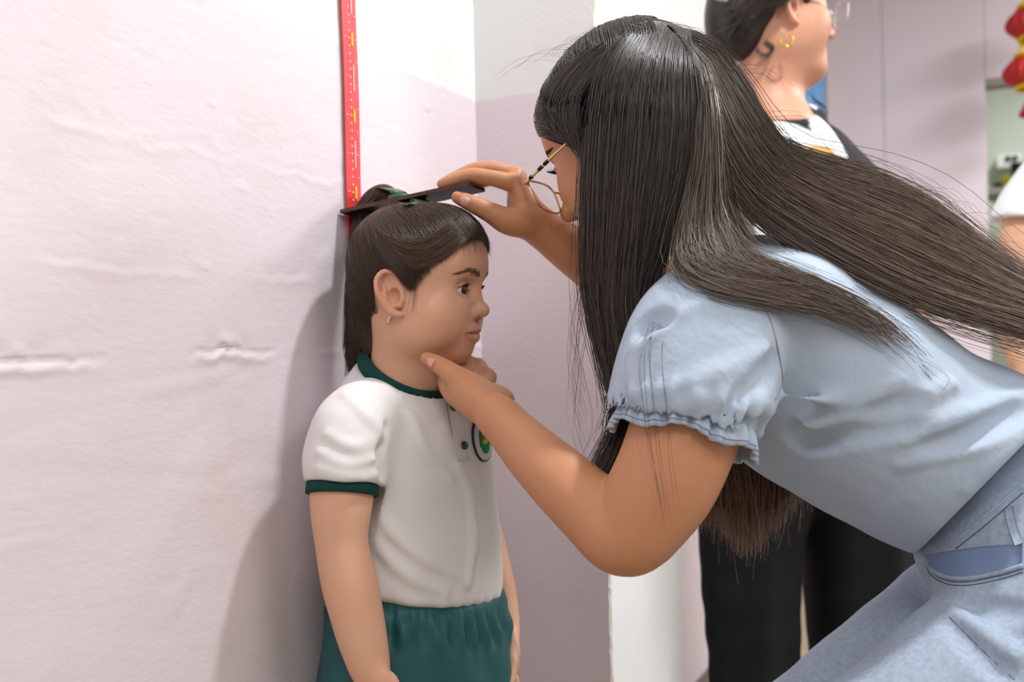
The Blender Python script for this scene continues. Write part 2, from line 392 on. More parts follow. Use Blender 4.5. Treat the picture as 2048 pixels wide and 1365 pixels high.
# ------------------------------------------------------------------ the room
PINK, WHITE = srgb(227, 214, 219), srgb(232, 231, 230)
def wall_mat(name, split, wobble=0.004, lo=PINK, hi=WHITE, bumpd=0.0012, stains=True):
    m = bpy.data.materials.new(name); m.use_nodes = True; nt = m.node_tree; b = nt.nodes['Principled BSDF']; N = nt.nodes.new; Lk = nt.links.new
    b.inputs['Roughness'].default_value = 0.55; b.inputs['Specular IOR Level'].default_value = 0.25
    g = N('ShaderNodeNewGeometry'); sp = N('ShaderNodeSeparateXYZ'); Lk(g.outputs['Position'], sp.inputs[0])
    n1 = N('ShaderNodeTexNoise'); n1.inputs['Scale'].default_value = 14; Lk(g.outputs['Position'], n1.inputs['Vector'])
    ad = N('ShaderNodeMath'); ad.operation = 'MULTIPLY_ADD'; ad.inputs[1].default_value = wobble; Lk(n1.outputs['Fac'], ad.inputs[0]); Lk(sp.outputs['Z'], ad.inputs[2])
    mr = N('ShaderNodeMapRange'); mr.inputs['From Min'].default_value = split - 0.0015; mr.inputs['From Max'].default_value = split + 0.0035; Lk(ad.outputs[0], mr.inputs['Value'])
    mx = N('ShaderNodeMix'); mx.data_type = 'RGBA'; mx.inputs['A'].default_value = lo; mx.inputs['B'].default_value = hi; Lk(mr.outputs[0], mx.inputs['Factor'])
    out = mx.outputs['Result']
    if stains:
        n2 = N('ShaderNodeTexNoise'); n2.inputs['Scale'].default_value = 5.5; n2.inputs['Detail'].default_value = 8; Lk(g.outputs['Position'], n2.inputs['Vector'])
        r2 = N('ShaderNodeMapRange'); r2.inputs['From Min'].default_value = 0.56; r2.inputs['From Max'].default_value = 0.8; r2.inputs['To Max'].default_value = 0.35; Lk(n2.outputs['Fac'], r2.inputs['Value'])
        m2 = N('ShaderNodeMix'); m2.data_type = 'RGBA'; m2.inputs['B'].default_value = srgb(205, 190, 180); Lk(out, m2.inputs['A']); Lk(r2.outputs[0], m2.inputs['Factor'])
        n3 = N('ShaderNodeTexVoronoi'); n3.inputs['Scale'].default_value = 9; Lk(g.outputs['Position'], n3.inputs['Vector'])
        r3 = N('ShaderNodeMapRange'); r3.inputs['From Min'].default_value = 0.022; r3.inputs['From Max'].default_value = 0.012; Lk(n3.outputs['Distance'], r3.inputs['Value'])
        m3 = N('ShaderNodeMix'); m3.data_type = 'RGBA'; m3.inputs['B'].default_value = srgb(140, 120, 110); Lk(m2.outputs['Result'], m3.inputs['A']); Lk(r3.outputs[0], m3.inputs['Factor'])
        out = m3.outputs['Result']
    Lk(out, b.inputs['Base Color'])
    n4 = N('ShaderNodeTexNoise'); n4.inputs['Scale'].default_value = 160; n4.inputs['Detail'].default_value = 5
    mp = N('ShaderNodeMapping'); mp.inputs['Scale'].default_value = (1, 0.45, 1); Lk(g.outputs['Position'], mp.inputs[0]); Lk(mp.outputs[0], n4.inputs['Vector'])
    bp = N('ShaderNodeBump'); bp.inputs['Strength'].default_value = 0.35; bp.inputs['Distance'].default_value = bumpd; Lk(n4.outputs['Fac'], bp.inputs['Height']); Lk(bp.outputs[0], b.inputs['Normal'])
    return m
SPLIT = 1.322
WM = wall_mat('painted_plaster', SPLIT)
# near wall: plaster with cast-board seams standing out as ragged ridges and cracks
def vnoise(x, seed):
    r = np.random.default_rng(seed).normal(0, 1, 4000); i = np.floor(x).astype(int) % 3999; f = x - np.floor(x); f = f * f * (3 - 2 * f)
    return r[i] * (1 - f) + r[i + 1] * f
ys = np.concatenate([np.arange(-2.6, 0.25, 0.15), np.arange(0.25, 1.46, 0.0035), np.arange(1.5, 5.3, 0.2)])
zs = np.concatenate([np.arange(0, 0.5, 0.1), np.arange(0.5, 1.55, 0.0035), np.arange(1.6, 2.75, 0.15)]); zs[-1] = 2.72
YY, ZZ = np.meshgrid(ys, zs, indexing='ij')
rel = np.zeros_like(YY)
for z0, amp, crack, seed in ((0.939, 0.0026, 1.0, 3), (1.026, 0.0012, 0.3, 5), (1.15, 0.0008, 0.2, 9), (0.795, 0.0004, 0.1, 21)):
    line = z0 + 0.0028 * vnoise(YY * 22, seed) + 0.0015 * vnoise(YY * 90, seed + 1)
    d = ZZ - line; on = np.clip(0.55 + 0.7 * vnoise(YY * 16, seed + 2), 0, 1.3)
    rel += amp * on * (0.6 * np.exp(-((d + 0.007) / 0.005) ** 2) - crack * np.exp(-(d / 0.0022) ** 2) + 0.35 * np.exp(-((d - 0.008) / 0.007) ** 2) * vnoise(YY * 60, seed + 4))
for s_, a_ in ((9, 0.0002), (30, 0.00012)):
    rel += a_ * vnoise(YY * s_ + 3.1 * vnoise(ZZ * s_ * 0.9, 40), 31) * vnoise(ZZ * s_ * 1.4 + vnoise(YY * s_, 60), 33)
rg = np.random.default_rng(4)
for _ in range(90):
    y0, z0, a, s_ = rg.uniform(0.4, 1.3), rg.uniform(0.55, 1.5), rg.normal(0, 0.0005), rg.uniform(0.003, 0.006)
    rel += a * np.exp(-((YY - y0) / (s_ * 2)) ** 2 - ((ZZ - z0) / s_) ** 2)
rel[(YY < 0.27) | (YY > 1.44) | (ZZ < 0.52) | (ZZ > 1.54)] = 0
n1, n2 = YY.shape; idx = np.arange(n1 * n2).reshape(n1, n2)
Q = np.stack([idx[:-1, :-1], idx[1:, :-1], idx[1:, 1:], idx[:-1, 1:]], -1).reshape(-1, 4)
o = mesh('wall_left', np.stack([rel - 0.002, YY, ZZ], -1).reshape(-1, 3), Q, WM); tag(o, 'pink and white painted plaster wall behind the girl', kind='structure')
# pillar: pink side facing the room's near end, white outer face, chipped arris
PY0, PY1, PXD = 1.40, 1.77, 0.206
zz = np.arange(0, 2.73, 0.006); nz = len(zz); rp = np.random.default_rng(8)
chip = np.abs(0.0012 * vnoise(zz * 70, 71) + 0.0018 * np.maximum(vnoise(zz * 38, 73), 0)) * (zz < 1.5)
cols = [np.stack([np.full(nz, -0.01), np.full(nz, PY0), zz], 1), np.stack([PXD - 0.0018 - chip, np.full(nz, PY0), zz], 1),
        np.stack([PXD - 0.001 - chip * 0.4, PY0 + 0.002 + chip * 0.5, zz], 1), np.stack([np.full(nz, PXD), PY0 + 0.003 + chip, zz], 1),
        np.stack([np.full(nz, PXD), np.full(nz, PY1 - 0.005), zz], 1), np.stack([np.full(nz, PXD - 0.005), np.full(nz, PY1), zz], 1), np.stack([np.full(nz, -0.01), np.full(nz, PY1), zz], 1)]
V = np.vstack(cols); Fq = []; fm = []
for c in range(6):
    for i in range(nz - 1):
        Fq.append((c * nz + i, (c + 1) * nz + i, (c + 1) * nz + i + 1, c * nz + i + 1)); fm.append([0, 2, 1, 1, 0, 0][c])
o = mesh('wall_pillar', V, Fq, WM, smooth=False); tag(o, 'square plaster pillar with pink side and white outer face', kind='structure')
o.data.materials.append(mat('white_plaster', srgb(241, 241, 243), 0.6, 0.2, noise=(7, 0.5), col2=srgb(228, 227, 226), bump=(160, 0.3, 0.001)))
o.data.materials.append(mat('chipped_plaster', srgb(222, 216, 196), 0.8, 0.1, noise=(60, 0.8), col2=srgb(238, 235, 226)))
o.data.polygons.foreach_set('material_index', fm)
FARY = 5.05
WF = wall_mat('panel_paint', 3.0, lo=srgb(222, 210, 216), stains=False, bumpd=0.0004)
DX0, DX1, DZ = 0.70, 1.60, 2.06
o = box('wall_far', (DX1, FARY, 0), (3.6, FARY + 0.12, 2.72), WF); tag(o, 'pale pink panelled wall at the far end', kind='structure')
for x0, x1, z0, z1 in ((0.0, 0.262, 0, 2.72), (0.264, DX0, 0, 2.72), (DX0 + 0.002, DX1 - 0.002, DZ, 2.72)):
    box('panel', (x0, FARY - 0.006, z0), (x1, FARY + 0.10, z1), WF, o, bevel=0.003)
tag(box('floor', (-0.1, -2.6, -0.06), (3.7, 8.0, 0.0), mat('floor_cement', srgb(150, 138, 108), 0.45, 0.35, noise=(6, 0.8), col2=srgb(122, 112, 84), bump=(40, 0.2, 0.001))), 'olive tan cement floor', kind='structure')
tag(box('ceiling', (-0.1, -2.6, 2.72), (3.7, 8.0, 2.8), mat('ceiling_paint', srgb(240, 240, 238), 0.8, 0.1)), 'plain white ceiling', kind='structure')
tag(box('wall_right', (3.6, -2.6, 0), (3.7, 8.0, 2.72), wall_mat('side_paint', 1.32, stains=False)), 'painted wall across the room', kind='structure')
tag(box('wall_back', (-0.1, -2.7, 0), (3.7, -2.6, 2.72), wall_mat('back_paint', 1.32, stains=False)), 'painted wall behind the photographer', kind='structure')
tag(box('foot_strip_left', (-0.002, 1.78, 0.0), (0.008, FARY - 0.01, 0.018), mat('foot_strip_grey', srgb(126, 112, 110), 0.7, 0.2)), 'thin grey strip along the foot of the pink wall', kind='structure')  # thin dark strip where the wall meets the floor
GW = mat('green_wall', srgb(186, 192, 178), 0.7, 0.2, noise=(3, 0.6), col2=srgb(200, 203, 190))
tag(box('wall_beyond', (0.3, 7.3, 0), (2.4, 7.4, 2.72), GW), 'pale green wall seen through the doorway', kind='structure')
tag(box('wall_beyond_side', (0.3, FARY + 0.13, 0), (0.36, 7.3, 2.72), GW), 'pale green side wall beyond the doorway', kind='structure')
tag(box('trim_1', (DX0, FARY - 0.004, DZ - 0.03), (DX1, FARY + 0.115, DZ), mat('grey_trim', srgb(150, 142, 138), 0.6, 0.2)), 'grey lintel strip over the doorway', kind='structure')
for (loc, size, pw) in LAMPS:
    e = empty('ceiling_or_fill_lamp', (loc[0], loc[1], 2.72), 'flat white %s' % ('ceiling lamp above the pillar' if loc is KEY else 'fill lamp, added unseen at %s' % {2.5: 'the right of the room', 1.3: 'the rear of the room', 2.4: 'the far end of the room', 1.2: 'the room beyond the doorway'}[loc[0]]), 'lamp')
    box('housing', (loc[0] - size / 2 - 0.02, loc[1] - size / 2 - 0.02, loc[2] + 0.015), (loc[0] + size / 2 + 0.02, loc[1] + size / 2 + 0.02, 2.72), mat('lamp_white', srgb(235, 235, 235), 0.4), e)
# tape measure strip fixed on the wall
TY, TZ0 = 1.0560, 1.114
e = empty('height_chart_strip', (0, TY, TZ0), 'long red height measuring strip with yellow marks on the wall', 'measuring strip')
tw = 0.0108
def strip(name, y0, y1, z0, z1, x, m, par, t=0.0006):
    return box(name, (x, y0, z0), (x + t, y1, z1), m, par)
RED = mat('strip_red', srgb(236, 62, 66), 0.35, 0.5); REDP = mat('strip_pink', srgb(240, 130, 140), 0.35, 0.5)
TL = lambda z: -0.010 * (z - 1.1)      # the strip hangs a little out of plumb
V = []; Fc = []
for i, z in enumerate(np.linspace(TZ0 - 0.035, 1.95, 60)):
    wv = 0.0012 * math.sin(z * 21); b = 0.0025 + 0.0012 * math.sin(z * 9.0)
    for yy, xx in ((-tw, 0.002), (-tw, b + 0.0016), (tw, b), (tw, 0.002)): V.append((xx, TY + TL(z) + wv + yy * 1.5, z))
    if i:
        for k in range(4): Fc.append((4 * i - 4 + k, 4 * i - 4 + (k + 1) % 4, 4 * i + (k + 1) % 4, 4 * i + k))
mesh('tape', V, Fc, RED, e, smooth=False)
WHT = mat('print_white', srgb(250, 226, 226), 0.5); YEL = mat('print_yellow', srgb(250, 190, 40), 0.45)
def on_tape(y, z, dy, dz, m, name):
    b = 0.0025 + 0.0012 * math.sin(z * 9.0) + 0.0009; yc = TY + TL(z) + 0.0012 * math.sin(z * 21) + y
    return box(name, (b - 0.0005, yc - dy, z - dz), (b + 0.0012, yc + dy, z + dz), m, e)
z = TZ0 + 0.012; k = 0
while z < 1.52:
    if k % 10 == 1: on_tape(0.0035, z, 0.0019, 0.0082, YEL, 'yellow_number')
    on_tape(-0.003, z, 0.0009, 0.0011, WHT, 'number')
    if k % 5 == 1: on_tape(-0.0115, z, 0.0024, 0.0003, WHT, 'tick')
    if k % 3 == 0: on_tape(0.0095, z, 0.0013, 0.0004, WHT, 'inch_mark')
    if k % 10 == 6: on_tape(0.0042, z, 0.0006, 0.017, WHT, 'small_print')
    z += 0.0098; k += 1
# picture on the wall behind the standing woman
e = empty('framed_picture', (0.0, 4.5, 1.97), 'blue picture in a brown wooden frame beyond the standing woman', 'picture')
box('frame', (0.0, 4.2, 1.70), (0.03, 4.88, 2.25), mat('brown_wood', srgb(110, 62, 52), 0.5), e, bevel=0.006)
box('canvas', (0.028, 4.24, 1.74), (0.034, 4.80, 2.21), mat('blue_print', srgb(40, 120, 200), 0.4, noise=(9, 1.0), col2=srgb(120, 185, 235)), e)
# hanging paper lanterns near the doorway
LR = mat('lantern_red', srgb(196, 50, 42), 0.55, 0.3, noise=(30, 0.7), col2=srgb(160, 30, 36)); LY = mat('lantern_yellow', srgb(232, 196, 8), 0.5, 0.3)
LP = mat('lantern_pink', srgb(196, 24, 80), 0.55)
LC = P(2068, 60, 4.25)
for j, (zc, lab) in enumerate(((P(2072, 44, 4.2)[2], 'red paper lantern with yellow rims, upper of the hanging two'), (P(2064, 142, 4.2)[2], 'red paper lantern with yellow rims, lower one with pink tail'))):
    cx, cy = P(2072 - 8 * j, 60, 4.2)[:2]
    e = empty('paper_lantern', (cx, cy, zc), lab, 'lantern', 'lanterns hanging by the doorway')
    nseg = 40; hs = np.linspace(-0.062, 0.062, 9); V = []; Fc = []
    for i, h in enumerate(hs):
        rr = 0.062 + 0.052 * math.cos(h / 0.062 * 1.45) ** 1.2
        for a in range(nseg):
            q = rr * (1 + (0.06 if a % 2 else -0.06)); th = 2 * math.pi * a / nseg; V.append((cx + q * math.cos(th), cy + q * math.sin(th), zc + h - 0.12 * (rr - 0.062)))
        if i:
            for a in range(nseg): b = (a + 1) % nseg; Fc.append(((i - 1) * nseg + a, (i - 1) * nseg + b, i * nseg + b, i * nseg + a))
    mesh('shade', V, Fc, LR, e, smooth=False)
    for h in (-0.068, 0.068):
        th = np.linspace(0, 2 * np.pi, 33)[:-1]
        tube('rim', [(cx + 0.066 * math.cos(t), cy + 0.066 * math.sin(t), zc + h) for t in th], 0.009, LY, e, n=40, sides=8, closed=True)
    for s in (-1, 1):
        tube('handle', [(cx + s * 0.045, cy, zc + 0.07), (cx + s * 0.042, cy, zc + 0.12), (cx + s * 0.02, cy, zc + (0.10 if j else 0.5))], 0.007, LY, e, n=10, sides=6)
    if j:
        tl = [(cx - 0.0, cy, zc - 0.07), (cx, cy, zc - 0.10)]
        tube('tail_cord', tl, 0.004, LP, e, n=4, sides=6)
        V = []; Fc = []
        for i, (h, rr) in enumerate(((-0.10, 0.012), (-0.13, 0.03), (-0.18, 0.055), (-0.19, 0.05))):
            for a in range(24):
                q = rr * (1 + (0.08 if a % 2 else -0.08)); V.append((cx + q * math.cos(a * math.pi / 12), cy + q * math.sin(a * math.pi / 12), zc + h))
            if i:
                for a in range(24): b = (a + 1) % 24; Fc.append(((i - 1) * 24 + a, (i - 1) * 24 + b, i * 24 + b, i * 24 + a))
        mesh('tassel', V, Fc, LP, e)
# things in the room beyond the doorway
def pbox(name, px0, py0, px1, py1, d, dep, m, label=None, cat=None, parent=None, bevel=0.004):
    a, b = P(px0, py0, d), P(px1, py1, d); y = min(a[1], b[1])
    o = box(name, (min(a[0], b[0]), y, min(a[2], b[2])), (max(a[0], b[0]), y + dep, max(a[2], b[2])), m, parent, bevel)
    return tag(o, label, cat)
SHZ = P(2040, 412, 5.75)[2]
e = empty('shelf', (0.85, 5.8, SHZ), 'grey wall shelf holding boxes in the room beyond', 'shelf')
box('board', (0.362, 5.50, SHZ - 0.03), (1.35, 5.85, SHZ), mat('shelf_grey', srgb(150, 150, 140), 0.6), e)
for sx in (0.40, 1.30): box('leg', (sx - 0.02, 5.66, 0.0), (sx + 0.02, 5.70, SHZ - 0.03), mat('shelf_grey', srgb(150, 150, 140), 0.6), e)
def shelf_box(name, px0, px1, py0, d, m, label, cat):
    x0, x1 = P(px0, 400, d)[0], P(px1, 400, d)[0]; y = P(px0, 400, d)[1]; z1 = P(px0, py0, d)[2]
    e2 = empty(name, ((x0 + x1) / 2, y, SHZ), label, cat)
    box('case', (x0, y, SHZ), (x1, y + 0.12, z1 - 0.012), m, e2, bevel=0.004); box('lid', (x0 - 0.004, y - 0.004, z1 - 0.012), (x1 + 0.004, y + 0.124, z1), m, e2, bevel=0.003)
shelf_box('storage_box', 1988, 2004, 366, 5.6, mat('box_green', srgb(50, 78, 76), 0.6), 'dark green box at the shelf end beyond the doorway', 'box')
shelf_box('storage_box', 2006, 2022, 353, 5.6, mat('box_yellow', srgb(206, 196, 30), 0.6), 'yellow box between dark boxes beyond the doorway', 'box')
shelf_box('storage_box', 2024, 2075, 326, 5.6, mat('box_black', srgb(38, 34, 36), 0.6), 'black box on the shelf beyond the doorway', 'box')
e = empty('wall_unit', (0.74, 7.3, 1.9), 'white appliance fixed on the green wall beyond the doorway', 'wall unit')
a, b = P(1992, 304, 6.3), P(2046, 330, 6.3)
box('case', (a[0], 7.16, b[2]), (b[0], 7.302, a[2]), mat('unit_white', srgb(214, 214, 204), 0.5), e, bevel=0.01)
for t in (0.35, 0.62): box('grip', (a[0] + (b[0] - a[0]) * t, 7.145, a[2] - 0.045), (a[0] + (b[0] - a[0]) * t + 0.03, 7.165, a[2] - 0.015), mat('box_black', srgb(38, 34, 36), 0.6), e)
# ------------------------------------------------------------------ the girl
def skin(name, c, c2): return mat(name, c, 0.48, 0.35, noise=(22, 0.5), col2=c2, sss=0.12, attr='tint', bump=(900, 0.08, 0.0004))
SK_G = skin('skin_girl', srgb(221, 171, 142), srgb(213, 159, 128))
HAIR_G = mat('hair_girl', srgb(70, 50, 40), 0.38, 0.5, attr='tint')
HAIR_F = mat('hair_girl_fringe', srgb(84, 60, 47), 0.36, 0.5, attr='tint')
HCAP_G = mat('hair_girl_base', srgb(50, 36, 30), 0.55, 0.3, noise=(120, 0.8), col2=srgb(66, 46, 36), bump=(300, 0.4, 0.002))
EYEW = mat('eye_white', srgb(225, 220, 215), 0.15, 0.5); IRIS = mat('iris_brown', srgb(52, 32, 22), 0.1, 0.6); PUP = mat('pupil_black', srgb(8, 6, 6), 0.05, 0.6)
LASH = mat('lash_dark', srgb(30, 22, 18), 0.6, 0.2)
def eye(par, fr, c, r, look, name='eye'):
    """eyeball with a raised iris disc; look = direction in the head frame"""
    o_, A = fr; W = lambda p: np.asarray(p) @ A + o_
    c = np.asarray(c, float); look = nrm(look); e1 = nrm(np.cross(look, (0, 0, 1))); e2 = np.cross(e1, look)
    V = []; Fc = []; nu, nv = 20, 16
    for i in range(nv + 1):
        a = math.pi * i / nv
        for j in range(nu):
            b = 2 * math.pi * j / nu
            V.append(W(c + r * (math.cos(a) * look + math.sin(a) * (math.cos(b) * e1 + math.sin(b) * e2))))
        if i:
            for j in range(nu): k = (j + 1) % nu; Fc.append(((i - 1) * nu + j, (i - 1) * nu + k, i * nu + k, i * nu + j))
    o = mesh(name, V, Fc, EYEW, par); o.data.materials.append(IRIS); o.data.materials.append(PUP)
    mi = [0] * len(Fc)
    for i in range(nv):
        for j in range(nu):
            mi[i * nu + j] = 2 if i < 1 else (1 if i < 3 else 0)
    o.data.polygons.foreach_set('material_index', mi)
    return o
girl = empty('person', (0.10, 1.02, 0), 'small girl in white and green school uniform standing against the wall', 'person')
# --- head frame: forward, towards camera side, up
GH_O = P(829, 562, 1.195); ps = R_(19)
gf = nrm(math.cos(ps) * _R0 - math.sin(ps) * np.array([_F[0], _F[1], 0])); gu = np.array([0, 0, 1.0])
gl = np.cross(gu, gf)          # her left (away from camera)
GH = frame(GH_O, gf, gl, gu)   # local x forward, y her left, z up (right side = -y faces the camera)
GX = lambda f, s, u: np.array([f, -s, u])      # s positive = towards the camera
F = Field((-0.10, -0.095, -0.215), (0.108, 0.095, 0.11), 0.00125, GH)
F.ell((0.003, 0, 0.010), (0.078, 0.069, 0.068), 0.01)
F.ell((0.041, 0, 0.024), (0.0445, 0.057, 0.046), 0.03)                      # forehead
F.ell((0.030, 0, -0.045), (0.047, 0.049, 0.052), 0.03)                      # face
for s in (-1, 1):
    F.ell(GX(0.040, s * 0.031, -0.044), (0.030, 0.0265, 0.032), 0.02)       # cheeks
    F.ell(GX(0.020, s * 0.034, -0.056), (0.034, 0.022, 0.026), 0.025)       # jaw
F.ell((0.0525, 0, -0.084), (0.0165, 0.018, 0.0155), 0.02)                   # chin
F.ell((0.063, 0, -0.062), (0.0140, 0.019, 0.014), 0.012)                    # muzzle
neck0, neck1 = F.L(P(815, 640, 1.20)), F.L(P(806, 835, 1.20))
F.cap(neck0, neck1, 0.040, 0.0435, 0.03)
for s in (-1, 1):
    F.ell(GX(0.0820, s * 0.0255, -0.0125), (0.0135, 0.0160, 0.0090), 0.012, op='-')   # sockets
    F.ell(GX(0.0625, s * 0.0240, -0.0152), 0.0143, 0.0045); F.chain([GX(0.0740, s * 0.0125, -0.0085), GX(0.0768, s * 0.0205, -0.0052), GX(0.0755, s * 0.0285, -0.0055), GX(0.0705, s * 0.0360, -0.0095)], [0.0008, 0.0012, 0.0012, 0.0008], 0.0025, op='-')                        # lids bulge over the ball
F.chain([(0.071, 0, -0.010), (0.0755, 0, -0.022), (0.0835, 0, -0.036)], [0.0050, 0.0060, 0.0075], 0.010)   # bridge
F.ell((0.0855, 0, -0.0385), (0.0088, 0.0088, 0.0078), 0.006)                # tip
for s in (-1, 1): F.ell(GX(0.0775, s * 0.0098, -0.0415), (0.0072, 0.0062, 0.0062), 0.005)
for s in (-1, 1): F.ell(GX(0.0815, s * 0.0055, -0.0475), (0.0040, 0.0026, 0.0030), 0.002, op='-')
F.cap((0.0765, 0, -0.050), (0.0765, 0, -0.056), 0.002, 0.002, 0.004, op='-')
def lipline(Fd, pts, rad, prot):
    """points (s,u) dropped on the face, sunk so that the tube stands out by prot"""
    out = []
    for (a, u), r, pr in zip(pts, rad, prot):
        h = Fd.hit(GX(0.13, a, u), (-1, 0, 0), 0.16, world=False); x = Fd.L(h)[0]; out.append(GX(x - r + pr, a, u))
    return out
def mouth(Fd, w_, u0, th=1.0, c=1.0):
    uu = [(-w_, u0), (-0.62 * w_, u0 + 0.0028 * c), (-0.22 * w_, u0 + 0.0058 * c), (0, u0 + 0.0048 * c), (0.22 * w_, u0 + 0.0058 * c), (0.62 * w_, u0 + 0.0028 * c), (w_, u0)]
    ll = [(-0.85 * w_, u0 - 0.0014), (-0.5 * w_, u0 - 0.0048 * c), (0, u0 - 0.0060 * c), (0.5 * w_, u0 - 0.0048 * c), (0.85 * w_, u0 - 0.0014)]
    gg = [(-1.06 * w_, u0 - 0.0006), (-0.55 * w_, u0 - 0.0002), (-0.2 * w_, u0 + 0.0006), (0, u0 - 0.0002), (0.2 * w_, u0 + 0.0006), (0.55 * w_, u0 - 0.0002), (1.06 * w_, u0 - 0.0006)]
    U = lipline(Fd, uu, np.array([0.002, 0.0036, 0.0042, 0.004, 0.0042, 0.0036, 0.002]) * th, np.array([0.0002, 0.0016, 0.0030, 0.0028, 0.0030, 0.0016, 0.0002]) * th)
    L_ = lipline(Fd, ll, np.array([0.002, 0.0042, 0.0050, 0.0042, 0.002]) * th, np.array([0.0002, 0.0018, 0.0026, 0.0018, 0.0002]) * th)
    Fd.chain(U, np.array([0.002, 0.0036, 0.0042, 0.004, 0.0042, 0.0036, 0.002]) * th, 0.0035, n=20); Fd.chain(L_, np.array([0.002, 0.0042, 0.0050, 0.0042, 0.002]) * th, 0.0035, n=16)
    G = lipline(Fd, gg, [0.0012] * 7, [0.0004] * 7)
    Fd.chain(catmull(G, 18), [0.0011] * 18, 0.0014, op='-')
    return U, L_, G
ULIP, LLIP, GROOVE = mouth(F, 0.0195, -0.0645)
# eye openings: almond cut out of the lids
def almond(Fd, s, c, w_, h_up, h_dn, x0, tilt=0.0, cy=0.0285):
    S = Fd.sl((x0, -0.06, c - 0.03), (0.11, 0.06, c + 0.03)); X, Y, Z = Fd.grid(S)
    y = (-Y * s) - cy; z = Z - c - tilt * y
    e = 1 - (y / w_) ** 2
    d = np.where(z > 0, z - h_up * e, -z - h_dn * e) + 0 * X
    d = np.maximum(d, np.abs(y) - w_); d = np.maximum(d, x0 - X)
    Fd.v[S] = np.maximum(Fd.v[S], -d).astype(np.float32)
for s in (-1, 1): almond(F, s, -0.0150, 0.0138, 0.0060, 0.0050, 0.056, 0.05, 0.0240)
# ears
def ear(Fd, c, s, L=0.056, lean=0.12, out=0.5):
    """s = side towards camera sign; c local (f,s,u) centre"""
    def E(x, y, o): return GX(c[0] + x * L * 0.80 - lean * y * L, s * (c[1] + o * L - out * x * L * 0.55), c[2] + y * L)
    rim = [E(0.17, -0.04, 0.02), E(0.23, 0.22, 0.05), E(0.12, 0.44, 0.09), E(-0.12, 0.49, 0.12), E(-0.31, 0.32, 0.14), E(-0.33, 0.05, 0.13), E(-0.22, -0.2, 0.10), E(-0.07, -0.38, 0.06), E(0.10, -0.42, 0.03)]
    Fd.chain(rim, np.array([0.040, 0.046, 0.050, 0.054, 0.056, 0.054, 0.054, 0.085, 0.07]) * L, 0.003, n=26)
    Fd.ell(E(-0.02, 0.08, -0.04), (0.24 * L, 0.10 * L, 0.36 * L), 0.005)
    anti = [E(0.02, 0.33, 0.06), E(-0.15, 0.22, 0.07), E(-0.19, 0.0, 0.07), E(-0.10, -0.18, 0.05), E(0.05, -0.22, 0.04)]
    Fd.chain(anti, np.array([0.03, 0.05, 0.055, 0.05, 0.04]) * L, 0.004, n=16)
    Fd.chain([E(0.19, 0.0, 0.03), E(0.17, -0.12, 0.04), E(0.12, -0.22, 0.03)], np.array([0.05, 0.07, 0.05]) * L, 0.004)
    Fd.ell(E(0.03, -0.03, 0.05), (0.13 * L, 0.13 * L, 0.17 * L), 0.003, op='-')
    Fd.ell(E(-0.03, 0.26, 0.10), (0.10 * L, 0.07 * L, 0.13 * L), 0.003, op='-')
    return E
GE = ear(F, (0.004, 0.0655, -0.019), 1, 0.054); ear(F, (0.004, 0.0655, -0.019), -1, 0.054)
headF = F
def gcol(V):
    L = (V - GH_O) @ GH[1].T; c = np.ones((len(V), 3))
    blush = np.exp(-((L[:, 0] - 0.045) ** 2 / 0.02 ** 2 + (np.abs(L[:, 1]) - 0.05) ** 2 / 0.03 ** 2 + (L[:, 2] + 0.045) ** 2 / 0.018 ** 2))
    c = mixc(c, (1.0, 0.86, 0.82), blush * 0.55)
    er = np.clip((np.abs(L[:, 1]) - 0.066) / 0.006, 0, 1) * np.exp(-(L[:, 0] / 0.022) ** 2 - ((L[:, 2] + 0.018) / 0.034) ** 2)
    c = mixc(c, (1.0, 0.80, 0.76), er * 0.8)
    c = mixc(c, (0.92, 0.66, 0.66), np.maximum(seg_mask(L, ULIP, 0.0032, 0.0025), seg_mask(L, LLIP, 0.0042, 0.0025)) * 0.9)
    c = mixc(c, (0.45, 0.28, 0.28), seg_mask(L, GROOVE, 0.0008, 0.0012) * 0.8)
    for s in (-1, 1):
        c = mixc(c, (0.80, 0.66, 0.64), seg_mask(L, [GX(0.071, s * 0.014, -0.0195), GX(0.073, s * 0.024, -0.0215), GX(0.068, s * 0.035, -0.019)], 0.0035, 0.004) * 0.5)
        nst = np.linalg.norm(L - GX(0.0815, s * 0.0055, -0.0475), axis=1); c = mixc(c, (0.35, 0.2, 0.18), np.clip(1 - nst / 0.005, 0, 1))
    return c
head_part = F.surf()
# --- body: torso core, arms, hands, legs
def hand_fingers(Fd, wrist, fwd, side, nrm_, size=1.0, curl=0.3, thumb=0.6, world=True, k=0.004):
    """relaxed hand: wrist point, direction of fingers, direction towards the thumb, palm normal"""
    fwd, side, nn = nrm(fwd), nrm(side), nrm(nrm_); W_ = np.asarray(wrist)
    q = lambda a, b, c: W_ + size * (a * fwd + b * side + c * nn)
    Fd.ell(q(0.043, 0, 0), np.array([0.044, 0.034, 0.015]) * size, 0.012, A=np.stack([fwd, side, nn]), world=world)
    for i, (b, l) in enumerate(((0.027, 0.070), (0.009, 0.078), (-0.009, 0.072), (-0.026, 0.056))):
        p = [q(0.068, b * 0.9, 0)]
        a = 0.0
        for j, f in enumerate((0.45, 0.30, 0.25)):
            a += curl * (0.8 if j == 0 else 1.0); p.append(p[-1] + size * l * f * (math.cos(a) * fwd + math.sin(a) * nn + 0.10 * (b / 0.03) * side * (1 - j * 0.4)))
        Fd.chain(p, np.array([0.0092, 0.0085, 0.0078, 0.0066]) * size, k, world=world)
    t = [q(0.012, 0.022, 0.004), q(0.036, 0.045, 0.008), q(0.060, 0.056, 0.014 + 0.01 * thumb), q(0.080, 0.058, 0.02 + 0.012 * thumb)]
    Fd.chain(t, np.array([0.013, 0.0115, 0.0098, 0.0076]) * size, 0.008, world=world)
